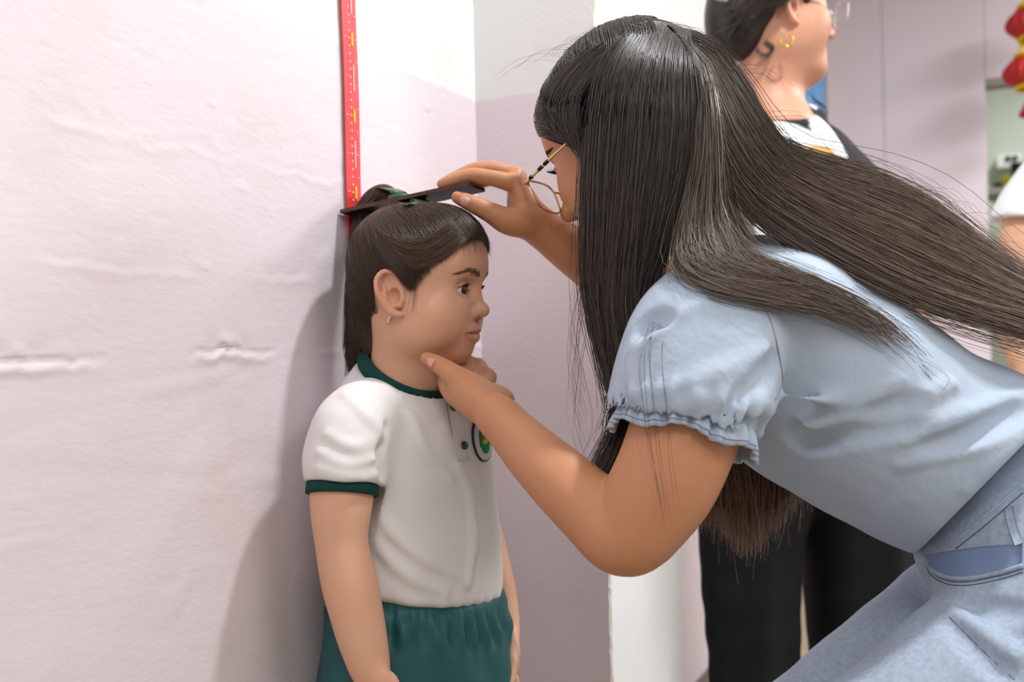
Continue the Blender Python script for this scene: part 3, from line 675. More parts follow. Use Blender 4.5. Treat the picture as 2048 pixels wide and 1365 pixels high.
tf = nrm((math.cos(R_(13)), -math.sin(R_(13)), 0)); tl = np.cross((0, 0, 1), tf)
GT_O = np.array([0.093, 1.022, 0.0]); GT = frame(GT_O, tf, tl, (0, 0, 1))      # x forward, y her left, z up
B = Field((-0.15, -0.20, -0.005), (0.20, 0.20, 0.95), 0.0028, GT)
B.loft([(0.40, 0, 0, 0.060, 0.085), (0.55, 0, 0, 0.068, 0.092), (0.65, 0.004, 0, 0.068, 0.092), (0.76, 0.004, 0, 0.066, 0.095), (0.83, 0, 0, 0.052, 0.080), (0.865, -0.004, 0, 0.036, 0.050), (0.885, -0.006, 0, 0.030, 0.036)], 0.01)
B.cap((-0.006, 0, 0.86), B.L(P(806, 835, 1.20)), 0.040, 0.040, 0.02)
ARM_N = [P(716, 830, 1.105), P(692, 900, 1.085), P(683, 1000, 1.072), P(683, 1085, 1.066), P(700, 1170, 1.062), P(722, 1265, 1.056), P(742, 1345, 1.05)]
B.chain(ARM_N, [0.032, 0.033, 0.0315, 0.0255, 0.0278, 0.0250, 0.0200], 0.02, world=True, n=26)
wn = P(744, 1350, 1.05); hand_fingers(B, wn, P(775, 1500, 1.03) - wn, (0.9, -0.1, -0.2), (0.1, 1, 0), 0.74, 0.25)
ARM_F = [P(895, 870, 1.31), P(935, 1000, 1.30), P(968, 1090, 1.285), P(992, 1185, 1.26), P(1010, 1262, 1.24)]
B.chain(ARM_F, [0.034, 0.030, 0.0255, 0.0245, 0.0185], 0.02, world=True, n=16)
wf = P(1010, 1266, 1.24); hand_fingers(B, wf, P(1024, 1400, 1.215) - wf, (0.7, -0.7, 0), (-0.6, -0.7, 0.1), 0.74, 0.35)
for s in (-1, 1):
    B.chain([(0.0, s * 0.05, 0.50), (0.005, s * 0.052, 0.30), (-0.005, s * 0.052, 0.06)], [0.055, 0.043, 0.030], 0.02, n=8)
    B.ell((0.03, s * 0.052, 0.028), (0.085, 0.034, 0.03), 0.02)
body_part = B.surf()
V, Q = join([head_part, (smooth_verts(*body_part), body_part[1])])
mesh('body', V, Q, SK_G, girl, colors=gcol(V))
for s in (-1, 1):
    eye(girl, GH, GX(0.0622, s * 0.0240, -0.0150), 0.0136, GX(1.0, 0.06 if s > 0 else -0.02, -0.08))
# brows and lashes lie on the skin
def on_face(fr, Fd, s, u, off=0.0003):
    o_, A = fr
    h = Fd.hit(GX(0.13, s, u) @ A + o_, A[0] * -1, 0.14)
    return None if h is None else h + A[0] * off
brow = []
for s in (-1, 1):
    for i in range(300):
        t = RNG.uniform(); y = 0.009 + 0.035 * t; u = 0.0015 + 0.0060 * math.sin(min(t * 1.15, 1) * math.pi * 0.62) - 0.0040 * max(0, t - 0.6) / 0.4 + RNG.normal(0, 0.0020) * (1 - 0.65 * t)
        dy, du = 0.0024, 0.0010 - 0.0016 * t
        pts = [on_face(GH, F, s * (y + k * dy), u + k * du, 0.0001 + 0.0002 * k) for k in range(3)]
        if all(p is not None for p in pts): brow.append(np.array(pts))
V, Q = tubes(np.array(brow), np.array([[0.00013, 0.00015, 0.00005]])); o = mesh('eyebrow_hair', V, Q, mat('brow_girl', srgb(128, 94, 74), 0.7), girl); o['kind'] = 'stuff'
lash = []
for s in (-1, 1):
    for i in range(46):
        t = -1 + 2 * i / 45; y = 0.0240 + 0.0134 * t; u = -0.0150 + 0.05 * 0.0134 * t + 0.0060 * (1 - t * t)
        p = GX(0.0622 + math.sqrt(max(0.0142 ** 2 - (0.0132 * t) ** 2 - 0.0058 ** 2, 1e-6)), s * y, u)
        q = [p + GX(0.0022 * k - 0.0002 * k * k, s * 0.0010 * k * t, -0.0006 * k + 0.0005 * k * k) * min(1.0, 0.25 + 0.9 * (t + 1) / 2) for k in range(4)]
        lash.append(np.array(q) @ GH[1] + GH_O)
V, Q = tubes(np.array(lash), np.array([[0.00026, 0.00022, 0.00015, 0.00006]])); o = mesh('eyelashes', V, Q, LASH, girl); o['kind'] = 'stuff'
# --- hair: cap, combed strands, ponytail
def hairmass(Fd):
    Fd.ell((0.002, 0, 0.010), (0.0805, 0.0718, 0.0725), 0.01); Fd.ell((0.040, 0, 0.033), (0.0490, 0.0595, 0.0520), 0.03)
    Fd.ell((-0.016, 0, 0.034), (0.052, 0.062, 0.050), 0.03); Fd.cap((-0.046, 0, -0.02), (-0.045, 0, -0.075), 0.032, 0.026, 0.02)
HC = Field((-0.115, -0.09, -0.12), (0.10, 0.09, 0.112), 0.0016, GH)
hairmass(HC)
HL = [(0.14, 0.048), (0.088, 0.040), (0.070, 0.024), (0.047, 0.004), (0.034, -0.010), (0.026, -0.017), (0.021, -0.006), (0.010, 0.0105), (-0.010, 0.0085), (-0.022, -0.004), (-0.026, -0.03), (-0.030, -0.062), (-0.034, -0.090), (-0.2, -0.10), (-0.2, 0.2), (0.14, 0.2)]
S = HC.sl((-1, -1, -1), (1, 1, 1)); X, Y, Z = HC.grid(S)
HLc = [(a - (0.002 if i < 6 else 0), b + (0.004 if i < 6 else 0)) for i, (a, b) in enumerate(HL)]
pd = poly_sd(X[:, :, 0][:, :, None] + 0 * Z, Z + 0 * X, HLc)
HC.put(S, np.broadcast_to(pd, HC.v.shape).astype(np.float32), 0.006, '&')
hairroot = girl
cap_o = HC.build('hair', HCAP_G, girl)
TIE = np.array([-0.040, 0.012, 0.085])
HCEN = np.array([0.0, 0, 0.014]); _tg = np.linspace(0.03, 0.13, 70)
def gsurf(d):
    """points on the hair mass in directions d (...,3) from the head centre"""
    d = np.asarray(d, float); D = d.reshape(-1, 3); out = np.empty(len(D))
    for a in range(0, len(D), 20000):
        q = HCEN + _tg[None, :, None] * D[a:a + 20000, None, :]
        v = HCf(q.reshape(-1, 3)).reshape(q.shape[:2]); i = np.maximum(np.argmax(v > 0, 1), 1); n = np.arange(len(i))
        f = v[n, i - 1] / np.minimum(v[n, i - 1] - v[n, i], -1e-9); out[a:a + 20000] = _tg[i - 1] + np.clip(f, 0, 1) * (_tg[1] - _tg[0])
    return (HCEN + D * out[:, None]).reshape(d.shape)
H2 = Field((-0.115, -0.09, -0.12), (0.10, 0.09, 0.112), 0.0016, GH)
hairmass(H2)
HCf = H2.samp
roots = []
edge = np.array(HL[1:13])
while len(roots) < 4600:
    if RNG.uniform() < 0.5:
        t = RNG.uniform(0, len(edge) - 1.001); i = int(t); fu = edge[i] + (edge[i + 1] - edge[i]) * (t - i) + RNG.normal(0, 0.0018, 2) + (np.array([-0.001, 0.0022]) if t < 2.5 else np.array([-0.001, 0.0015])); sd = -1 if RNG.uniform() < 0.75 else 1
        sv = RNG.uniform(0, 0.075) if t < 1.2 else 0.07
        d = np.array([fu[0], sd * sv, fu[1] - 0.014])
        if t >= 1.2: d[1] = sd * math.sqrt(max(1 - (fu[0] / 0.092) ** 2 - ((fu[1] - 0.014) / 0.11) ** 2, 0.05)) * 0.072
        roots.append(nrm(d))
    else:
        d = RNG.normal(0, 1, 3); d = nrm(d)
        if d[2] > 0.1 or d[0] < -0.5: 
            if not (d[0] > 0.75 and d[2] < 0.35): roots.append(d)
M = 14; td = nrm(TIE - HCEN); tt = np.linspace(0, 1, M)[None, :, None]
D0 = np.array(roots)[:, None, :]; E0 = td + RNG.normal(0, 0.05, (len(roots), 1, 3)); E0 /= np.linalg.norm(E0, axis=2, keepdims=True)
om = np.arccos(np.clip((D0 * E0).sum(2, keepdims=True), -0.999, 0.999))
q = (np.sin((1 - tt) * om) * D0 + np.sin(tt * om) * E0) / np.sin(om)
q = q + np.sin(math.pi * tt) * (RNG.normal(0, 0.05, (len(roots), 1, 3)) + np.array([0, 0, -0.10]) * (D0[:, :, :1] > 0.3)); q /= np.linalg.norm(q, axis=2, keepdims=True)
C = (gsurf(q) + q * RNG.uniform(0.0002, 0.0022, (len(roots), 1, 1))) @ GH[1] + GH_O
C = np.array(C); hair_obj('combed_strands', C, 0.00007, 0.00036, HAIR_G, cap_o)
# fringe swept from the middle of the forehead along the hairline to the temple, then up
C = []
for i in range(620):
    a = RNG.uniform(); lift = RNG.uniform(0.0, 1) ** 1.5 * 0.036; sgn = -1 if i % 4 else 1
    ds = [nrm((0.080 - 0.01 * a, sgn * (0.004 + 0.018 * a), 0.030 + lift)), nrm((0.066, sgn * 0.040, 0.016 + lift)), nrm((0.046, sgn * 0.055, 0.000 + lift * 0.9)), nrm((0.026 - 0.012 * a, sgn * 0.062, -0.002 + 0.012 * a + lift * 0.5)), nrm((-0.012, sgn * 0.055, 0.036)), nrm((-0.036, sgn * 0.02, 0.070))]
    off = RNG.uniform(0.0003, 0.0030); env = np.array([0.5, 1.0, 1.0, 0.8, 0.3, 0.0])
    ds = np.array(ds); C.append(catmull(gsurf(ds) + ds * (off * env)[:, None], 18) @ GH[1] + GH_O)
hair_obj('side_swept_fringe', np.array(C) + jitter(len(C), 18, 0.0006), 0.00014, 0.00034, HAIR_F, cap_o)
# ponytail falls between head and wall
tail_pts = [P(790, 408, 1.262), P(765, 394, 1.272), P(736, 420, 1.268), P(724, 500, 1.250), P(718, 600, 1.235), P(716, 690, 1.225), P(718, 740, 1.222)]
PT = Field((-0.16, -0.08, -0.16), (0.0, 0.08, 0.14), 0.002, GH)
PT.chain([PT.L(p) for p in tail_pts], [0.013, 0.0155, 0.014, 0.015, 0.017, 0.014, 0.005], 0.01, n=22)
PT.cut((0.004, 0, 0), (-1, 0, 0), world=True)
PT.build('ponytail', HCAP_G, cap_o)
c = catmull(tail_pts, 24); C = []
for i in range(900):
    a, r = RNG.uniform(0, 6.28), 0.0185 * math.sqrt(RNG.uniform(0.3, 1))
    prof = np.interp(np.linspace(0, 1, 24), [0, 0.15, 0.5, 0.85, 1], [0.5, 1.0, 0.85, 0.85, 0.35])[:, None]
    q = c + prof * r * (math.cos(a) * gl + math.sin(a) * gf) ; q[-6:] += np.linspace(0, 1, 6)[:, None] * np.array([RNG.normal(0, 0.004), RNG.normal(0, 0.006), RNG.normal(-0.004, 0.012)])
    q = q + jitter(1, 24, 0.0012)[0]; q[:, 0] = np.maximum(q[:, 0], 0.0045); C.append(q)
hair_obj('ponytail_strands', np.array(C), 0.00042, 0.0002, HAIR_G, cap_o)
# loose wisps on forehead, temple and nape
C = []
for i in range(16):
    t = RNG.uniform(); s = RNG.uniform(-0.03, 0.045); b = np.array(gsurf(nrm(np.array([0.085, -s, 0.028 + 0.012 * RNG.uniform()]))))
    pts = [b - np.array([0.004, 0, -0.006]), b + np.array([0.002, -0.001, 0.002 * RNG.normal()]), b + np.array([0.003 + 0.004 * RNG.uniform(), RNG.normal(0, 0.005), -0.008 - 0.010 * RNG.uniform()])]
    C.append(catmull(pts, 8) @ GH[1] + GH_O)
for i in range(10):
    f0 = RNG.normal(0.029, 0.0025); ln = RNG.uniform(0.5, 1.15); pts = []
    for k in range(5):
        h = F.hit(GX(f0 - 0.0012 * k * ln + (f0 - 0.029) * 0.15 * k, 0.11, -0.010 - 0.0085 * k * ln) @ GH[1] + GH_O, GH[1][1], 0.1)
        if h is not None: pts.append(h - GH[1][1] * 0.0006)
    if len(pts) > 3: C.append(catmull(pts, 8))
hair_obj('wisps', np.array(C), 0.00014, 0.00006, HAIR_G, cap_o)
# hair bow
GRN = mat('ribbon_green', srgb(30, 92, 48), 0.35, 0.5, noise=(60, 0.6), col2=srgb(20, 60, 34))
bow = empty('hair_bow', P(800, 398, 1.24), 'dark green ribbon bow tied on the girl\'s crown under the board', 'hair bow')
bc = P(802, 398, 1.225)
for s, e1, e2 in ((-1, P(766, 378, 1.27), P(770, 400, 1.27)), (1, P(846, 404, 1.19), P(826, 413, 1.16))):
    q = [bc + (0, 0, -0.004), e2, e1, P(806 + 14 * s, 389 + 6 * s, 1.225), bc + (0, 0, 0.004)]
    cv = catmull(q, 18); wd = nrm(np.cross(cv[9] - cv[0], (0, 0, 1.0))) * 0.011
    V = np.concatenate([cv - wd, cv + wd, cv + wd + (0, 0, 0.0012), cv - wd + (0, 0, 0.0012)]); n = 18
    Fc = [(a * n + i, b * n + i, b * n + i + 1, a * n + i + 1) for i in range(n - 1) for a, b in ((0, 1), (1, 2), (2, 3), (3, 0))]
    mesh('loop', V, Fc, GRN, bow)
th = np.linspace(0, 2 * np.pi, 13)[:-1]
tube('band', [bc + np.array([0.012 * math.cos(t), 0.012 * math.sin(t), 0]) for t in th], 0.005, GRN, bow, n=26, sides=8, closed=True)
# earring
er = girl
ep = F.hit(GX(-0.004, 0.12, -0.0425) @ GH[1] + GH_O, GH[1][1], 0.1)
SIL = mat('silver', srgb(230, 225, 215), 0.15, 0.5, metal=1.0)
if ep is None: ep = GX(0, 0.075, -0.042) @ GH[1] + GH_O
tube('earring', [ep + gl * -0.001 + gf * 0.0015 + gu * 0.004, ep - gl * 0.003 + gf * 0.001, ep - gl * 0.002 - gf * 0.003 - gu * 0.006, ep - gl * 0.0005 - gf * 0.005 - gu * 0.009], [0.0009, 0.0014, 0.0017, 0.0008], SIL, girl, n=14, sides=8)
# --- clothes
CW = mat('shirt_white', srgb(226, 222, 221), 0.8, 0.15, noise=(500, 0.15), col2=srgb(214, 210, 208), bump=(900, 0.25, 0.0006), sheen=0.1)
CG = mat('rib_green', srgb(24, 66, 62), 0.8, 0.2, bump=(1200, 0.3, 0.0006)); CS = mat('shorts_green', srgb(32, 92, 94), 0.5, 0.4, noise=(40, 0.3), col2=srgb(24, 76, 78), bump=(800, 0.15, 0.0004))
T = Field((-0.15, -0.22, 0.60), (0.145, 0.19, 0.965), 0.0022, GT)
T.loft([(0.605, 0.013, 0, 0.0850, 0.1115), (0.632, 0.014, 0, 0.0860, 0.1125), (0.66, 0.015, 0, 0.0860, 0.1125), (0.71, 0.015, 0, 0.083, 0.110), (0.76, 0.013, 0, 0.081, 0.108), (0.82, 0.010, 0, 0.079, 0.110), (0.865, 0.004, 0, 0.071, 0.106), (0.895, -0.006, 0, 0.056, 0.083), (0.918, -0.010, 0, 0.047, 0.055), (0.93, -0.010, 0, 0.043, 0.045)], 0.01, p=2.15)
SLV = [P(724, 826, 1.115), P(697, 880, 1.09), P(688, 965, 1.076)]
T.chain(SLV, [0.036, 0.0415, 0.0405], 0.022, world=True, n=10)
T.chain([P(892, 850, 1.315), P(905, 915, 1.31), P(925, 975, 1.305)], [0.040, 0.041, 0.037], 0.022, world=True, n=8)
ax = nrm(P(684, 985, 1.073) - P(690, 900, 1.085)); T_cut = P(685, 968, 1.075)
NK_B, NK_F = np.array([-0.052, 0, 0.931]), np.array([0.046, 0, 0.873]); nk_ax = nrm(np.cross(NK_F - NK_B, (0, -1, 0)))
nk_ax = nk_ax if nk_ax[2] > 0 else -nk_ax
S = T.sl((-0.08, -0.075, 0.80), (0.08, 0.075, 1)); X, Y, Z = T.grid(S); q_ = (NK_B + NK_F) / 2
dd = (X - q_[0]) * nk_ax[0] + (Y - q_[1]) * nk_ax[1] + (Z - q_[2]) * nk_ax[2]; rad = np.sqrt(np.maximum((X - q_[0]) ** 2 + (Y - q_[1]) ** 2 + (Z - q_[2]) ** 2 - dd ** 2, 0))
T.v[S] = np.where(rad < 0.069, np.maximum(T.v[S], dd + 0.0045), T.v[S])
# sleeve end: cut only near the arm
S = T.sl(T.L(T_cut) - 0.075, T.L(T_cut) + 0.075); X, Y, Z = T.grid(S); n_, q_ = T.A @ ax, T.L(T_cut)
dd = (X - q_[0]) * n_[0] + (Y - q_[1]) * n_[1] + (Z - q_[2]) * n_[2]; rad = np.sqrt(np.maximum((X - q_[0]) ** 2 + (Y - q_[1]) ** 2 + (Z - q_[2]) ** 2 - dd ** 2, 0))
T.v[S] = np.where(rad < 0.0465, np.maximum(T.v[S], dd), T.v[S])
# folds
def fold(pts, r, k=0.012, op='+', lift=0.0, Fd=None, dirn=None):
    """ridge laid along the surface point by point (pixels seen from the front are dropped on the cloth)"""
    Fd = Fd or T; out = []
    for p in pts:
        h = Fd.hit(CAM, P(p[0], p[1], 1.0) - CAM, 2.0)
        if h is not None: out.append(h - (h - CAM) / np.linalg.norm(h - CAM) * lift)
    if len(out) > 1: Fd.chain([Fd.L(q) for q in out], r, k, op=op, n=max(4, 4 * len(out)))
def hitp(Fd, px, py): return Fd.hit(CAM, P(px, py, 1.0) - CAM, 2.0)
for pts, r in (([(775, 850), (764, 905), (768, 960)], [0.002, 0.004, 0.002]),):
    fold(pts, r, 0.010, '-', 0.002)
for pts, r in (([(740, 1000), (780, 1060), (850, 1120), (930, 1160)], [0.001, 0.004, 0.005, 0.001]), ([(745, 1060), (775, 1115), (830, 1160), (890, 1185)], [0.001, 0.004, 0.005, 0.001]),
               ([(915, 930), (940, 1000), (945, 1090), (935, 1170)], [0.001, 0.0035, 0.004, 0.001]), ([(640, 905), (690, 930), (745, 920)], [0.001, 0.0035, 0.001]), ([(655, 870), (705, 895), (755, 880)], [0.001, 0.0035, 0.001]),
               ([(640, 940), (690, 955), (750, 950)], [0.001, 0.003, 0.001]), ([(690, 790), (730, 830), (760, 870)], [0.001, 0.004, 0.001]), ([(820, 830), (850, 900), (900, 960)], [0.001, 0.003, 0.001])):
    fold(pts, r, 0.012, '+', -0.001)
T.ripple(0.0010, lambda x, y, z: np.sin(95 * z + 22 * x + 2.0 * np.sin(30 * y)) * np.sin(38 * y + 25 * x + 1.2))
WST = lambda x, y, z: z + 0.1324 * x + 0.1427 * y      # height above the slanting waist line (0.6513)
T.ripple(0.0013, lambda x, y, z: np.exp(-((WST(x, y, z) - 0.6513) / 0.014) ** 2) * np.sin(26 * np.arctan2(y, x) + 3 * np.sin(4 * np.arctan2(y, x))))
T.cut((0, 0, 0.6505), (0.1324, 0.1427, 1.0 ) * np.array(-1.0), 0.012)
shirt = T.build('shirt', CW, girl, relax=2)
# collar ring, sleeve cuffs, placket, buttons, badge
def ring(name, c, axis, r1, r2, h, thick, m, par, ref=(1, 0, 0), n=60, rib=0.0):
    axis = nrm(axis); e1 = nrm(np.cross(axis, np.cross(ref, axis))); e2 = np.cross(axis, e1); V = []; Fc = []; prof = [(-h / 2, 0), (-h / 2 + thick * 0.4, thick), (h / 2 - thick * 0.4, thick), (h / 2, 0), (h / 2, -thick), (-h / 2, -thick)]
    for i in range(n):
        a = 2 * math.pi * i / n; rb = rib * (1 if i % 2 else -1)
        for zz_, tt_ in prof: V.append(np.asarray(c) + axis * zz_ + (r1 + tt_ + rb) * math.cos(a) * e1 + (r2 + tt_ + rb) * math.sin(a) * e2)
    k = len(prof)
    for i in range(n):
        j = (i + 1) % n
        for p in range(k): q = (p + 1) % k; Fc.append((i * k + p, j * k + p, j * k + q, i * k + q))
    return mesh(name, V, Fc, m, par)
ring('sleeve_cuff', P(685, 977, 1.0745), ax, 0.0372, 0.0372, 0.0155, 0.0018, CG, shirt, rib=0.0002, n=160)
ring('sleeve_cuff', P(927, 985, 1.305), P(940, 1030, 1.30) - P(915, 940, 1.31), 0.036, 0.036, 0.014, 0.0018, CG, shirt)
CGm = CG
nk_c = (NK_B + NK_F) / 2; W_T = lambda v: np.asarray(v) @ GT[1] + GT_O
V = []; Fc = []; n = 90; k = 7; e1 = nrm(NK_F - NK_B); e2 = np.cross(nk_ax, e1); ra = np.linalg.norm(NK_F - NK_B) / 2
for i in range(n):
    a = 2 * math.pi * i / n
    for dr, dz in ((0.0045, -0.0030), (0.0065, 0.0008), (0.003, 0.0072), (-0.003, 0.0120), (-0.0055, 0.0115), (-0.003, 0.004), (0.000, -0.004)):
        V.append(W_T(nk_c + (ra + dr) * math.cos(a) * e1 + (0.0505 + dr) * math.sin(a) * e2 + nk_ax * dz))
    for q in range(k): j2 = (i + 1) % n; Fc.append((i * k + q, j2 * k + q, j2 * k + (q + 1) % k, i * k + (q + 1) % k))
mesh('collar', V, Fc, CG, shirt)
def patch(name, pix, m, par, Fd, lift=0.0012, nu=8):
    """cloth strip lying on the garment: pix = list of (left,right) pixel pairs"""
    V = []; Fc = []
    for (a, b) in pix:
        for t in np.linspace(0, 1, nu):
            h = hitp(Fd, a[0] + (b[0] - a[0]) * t, a[1] + (b[1] - a[1]) * t); dv = nrm(CAM - h) * lift; V.append(h + dv)
    nr = len(pix); n0 = len(V); V += [v - nrm(CAM - v) * (lift + 0.001) for v in V]
    for r in range(nr - 1):
        for t in range(nu - 1):
            f = (r * nu + t, r * nu + t + 1, (r + 1) * nu + t + 1, (r + 1) * nu + t); Fc.append(f); Fc.append(tuple(n0 + x for x in f[::-1]))
    ed = [t for t in range(nu)] + [r * nu + nu - 1 for r in range(1, nr)] + [(nr - 1) * nu + t for t in range(nu - 2, -1, -1)] + [r * nu for r in range(nr - 2, 0, -1)]
    for i in range(len(ed)): a, b = ed[i], ed[(i + 1) % len(ed)]; Fc.append((a, b, n0 + b, n0 + a))
    return mesh(name, V, Fc, m, par)
pl = patch('placket', [((893 + 22 * t, 806 + 115 * t), (917 + 22 * t, 806 + 115 * t)) for t in np.linspace(0, 1, 8)], CW, shirt, T, 0.0022, 6)
def disc(name, px, py, r, m, par, Fd, lift, ry=None, n=20, thick=0.0012, t0=0, t1=2 * math.pi):
    h = hitp(Fd, px, py); a, b = hitp(Fd, px - 6, py), hitp(Fd, px, py + 6); nn = nrm(np.cross(b - h, a - h)); 
    if nn @ (CAM - h) < 0: nn = -nn
    e2 = nrm(np.array([0, 0, 1.0]) - nn * nn[2]); e1 = np.cross(e2, nn); V = [h + nn * (lift + thick)]; Fc = []
    for q, l in ((1.0, lift + thick * 0.8), (1.0, lift - 0.002)):
        for i in range(n): t = 2 * math.pi * i / n; V.append(h + q * r * math.cos(t) * e1 + q * (ry or r) * math.sin(t) * e2 + nn * l)
    for i in range(n): j = (i + 1) % n; Fc.append((0, 1 + i, 1 + j)); Fc.append((1 + i, 1 + n + i, 1 + n + j, 1 + j))
    return mesh(name, V, Fc, m, par)
disc('button', 926, 892, 0.0048, mat('button_green', srgb(16, 70, 60), 0.3, 0.5), shirt, T, 0.003)
disc('button', 905, 817, 0.0045, mat('button_green', srgb(16, 70, 60), 0.3, 0.5), shirt, T, 0.003)
tube('placket_edge', [hitp(T, 893 + 22 * t, 806 + 115 * t) for t in np.linspace(0, 0.55, 6)], 0.0009, CG, shirt, n=12, sides=6)
BX, BY = 964, 880
bd = disc('badge', BX, BY, 0.0215, mat('badge_navy', srgb(40, 52, 66), 0.7), shirt, T, 0.0005, 0.0262, 40)
disc('badge_field', BX, BY, 0.0200, mat('badge_white', srgb(208, 208, 214), 0.7), bd, T, 0.0012, 0.0247, 40)
disc('badge_inner', BX + 1, BY, 0.0120, mat('badge_green', srgb(30, 130, 84), 0.7), bd, T, 0.0022, 0.0170, 36)
disc('badge_emblem', BX + 1, BY - 11, 0.0085, mat('badge_red', srgb(222, 66, 50), 0.7), bd, T, 0.0031, 0.0075, 24)
disc('badge_emblem', BX + 1, BY + 4, 0.0060, mat('badge_yellow', srgb(190, 180, 60), 0.7), bd, T, 0.0031, 0.0030, 20)
for i in range(22):          # tiny stitched letters round the rim
    a = 2 * math.pi * i / 22 + 0.1; disc('badge_letter', BX + 1 + 15.5 * math.cos(a) * 0.55, BY - 34 * math.sin(a) , 0.0011, mat('badge_navy', srgb(40, 52, 66), 0.7), bd, T, 0.0016, 0.0016, 6)
# shorts
SH = Field((-0.125, -0.18, 0.36), (0.145, 0.18, 0.70), 0.0025, GT)
SH.loft([(0.40, 0.008, 0, 0.103, 0.135), (0.47, 0.010, 0, 0.104, 0.134), (0.54, 0.012, 0, 0.102, 0.131), (0.60, 0.012, 0, 0.095, 0.124), (0.635, 0.012, 0, 0.088, 0.116), (0.648, 0.012, 0, 0.0795, 0.1065), (0.698, 0.012, 0, 0.0790, 0.1060)], 0.01, p=2.2)
SH.ripple(0.0048, lambda x, y, z: np.exp(-((WST(x, y, z) - 0.622) / 0.016) ** 2) * np.sin(26 * np.arctan2(y, x) + 2 * np.sin(5 * np.arctan2(y, x))))
SH.ripple(0.0011, lambda x, y, z: np.exp(-((WST(x, y, z) - 0.642) / 0.009) ** 2) * np.sin(70 * np.arctan2(y, x)))
SH.ripple(0.004, lambda x, y, z: np.clip((0.62 - z) / 0.05, 0, 1) * np.sin(7 * np.arctan2(y, x) + 14 * z + 1.0) * np.sin(22 * z + 3 * np.arctan2(y, x)))
SH.cut((0.003, 0, 0), (-1, 0, 0), world=True); SH.cut((0, 0, 0.6590), (0.1324, 0.1427, 1.0))
SH.build('shorts', CS, girl, relax=2)
# --- the head board held flat on her crown
BD = mat('board_black', srgb(34, 28, 28), 0.5, 0.4, noise=(60, 0.5), col2=srgb(44, 36, 34)); BE = mat('board_edge', srgb(96, 66, 60), 0.6, 0.3, noise=(90, 0.6), col2=srgb(70, 46, 42))
N0, N1 = P(681, 427, 1.2445), P(936, 371, 1.166); F1 = P(970, 384, 1.203)
by = F1 - N1; tz = np.array([0, 0, 0.0045])
e = empty('measuring_board', (N0 + N1) / 2, 'flat black board pressed level on the girl\'s head', 'board')
def slab(name, c4, t, m, par):
    V = [np.asarray(c) for c in c4] + [np.asarray(c) + t for c in c4]
    return mesh(name, V, [(3, 2, 1, 0), (4, 5, 6, 7), (0, 1, 5, 4), (1, 2, 6, 5), (2, 3, 7, 6), (3, 0, 4, 7)], m, par, smooth=False)
slab('plate', (N0, N1, N1 + by, N0 + by), tz, BD, e)
dl = nrm(N1 - N0)
slab('edge_strip', (N0 + (0, -0.0009, 0), N1 + (0, -0.0009, 0), N1 + (0, 0.0004, 0), N0 + (0, 0.0004, 0)), tz * 1.04, BE, e)
# ------------------------------------------------------------------ the woman bending down to measure the girl
def adult_head(Fd, plump=1.0):
    """x forward, y left, z up, origin between the ears at eye level"""
    Fd.ell((-0.010, 0, 0.028), (0.096, 0.075, 0.085), 0.01); Fd.ell((0.048, 0, 0.034), (0.043, 0.060, 0.046), 0.03)
    Fd.ell((0.042, 0, -0.045), (0.046, 0.054, 0.068), 0.03)
    for s in (-1, 1):
        Fd.ell((0.054, s * 0.038, -0.032), np.array((0.031, 0.026, 0.030)) * plump, 0.025); Fd.ell((0.022, s * 0.042, -0.064), np.array((0.042, 0.022, 0.030)) * plump, 0.03)
    Fd.ell((0.072, 0, -0.103), (0.019, 0.021, 0.017), 0.022); Fd.ell((0.077, 0, -0.072), (0.018, 0.025, 0.020), 0.015)
    for s in (-1, 1):
        Fd.ell((0.097, s * 0.033, 0.000), (0.016, 0.019, 0.011), 0.014, op='-'); Fd.ell((0.0725, s * 0.0325, -0.002), 0.0142, 0.005)
    Fd.chain([(0.090, 0, 0.004), (0.098, 0, -0.014), (0.109, 0, -0.032)], [0.007, 0.0075, 0.009], 0.012)
    Fd.ell((0.111, 0, -0.036), (0.0105, 0.0105, 0.0095), 0.007)
    for s in (-1, 1): Fd.ell((0.101, s * 0.0125, -0.041), (0.0095, 0.0075, 0.0078), 0.006)
    for s in (-1, 1): Fd.ell((0.1045, s * 0.0065, -0.0485), (0.005, 0.0032, 0.0035), 0.002, op='-')
    out = mouth(Fd, 0.0245, -0.0725, 1.15, 1.15)
    for s in (-1, 1): almond(Fd, s, -0.002, 0.0138, 0.0042, 0.0040, 0.066, 0.05, 0.0325)
    for s in (-1, 1): ear(Fd, (-0.004, 0.0705, -0.016), s, 0.062)
    return out
def adult_tint(V, fr, lips):
    L = (V - fr[0]) @ fr[1].T; c = np.ones((len(V), 3))
    c = mixc(c, (0.95, 0.62, 0.60), np.maximum(seg_mask(L, lips[0], 0.0035, 0.002), seg_mask(L, lips[1], 0.0046, 0.002)) * 0.8)
    c = mixc(c, (0.45, 0.28, 0.28), seg_mask(L, lips[2], 0.001, 0.0012) * 0.8)
    er = ((np.abs(L[:, 1]) > 0.068) & (np.abs(L[:, 0]) < 0.03) & (np.abs(L[:, 2] + 0.018) < 0.045)).astype(float)
    return mixc(c, (1.0, 0.86, 0.82), er * 0.5)
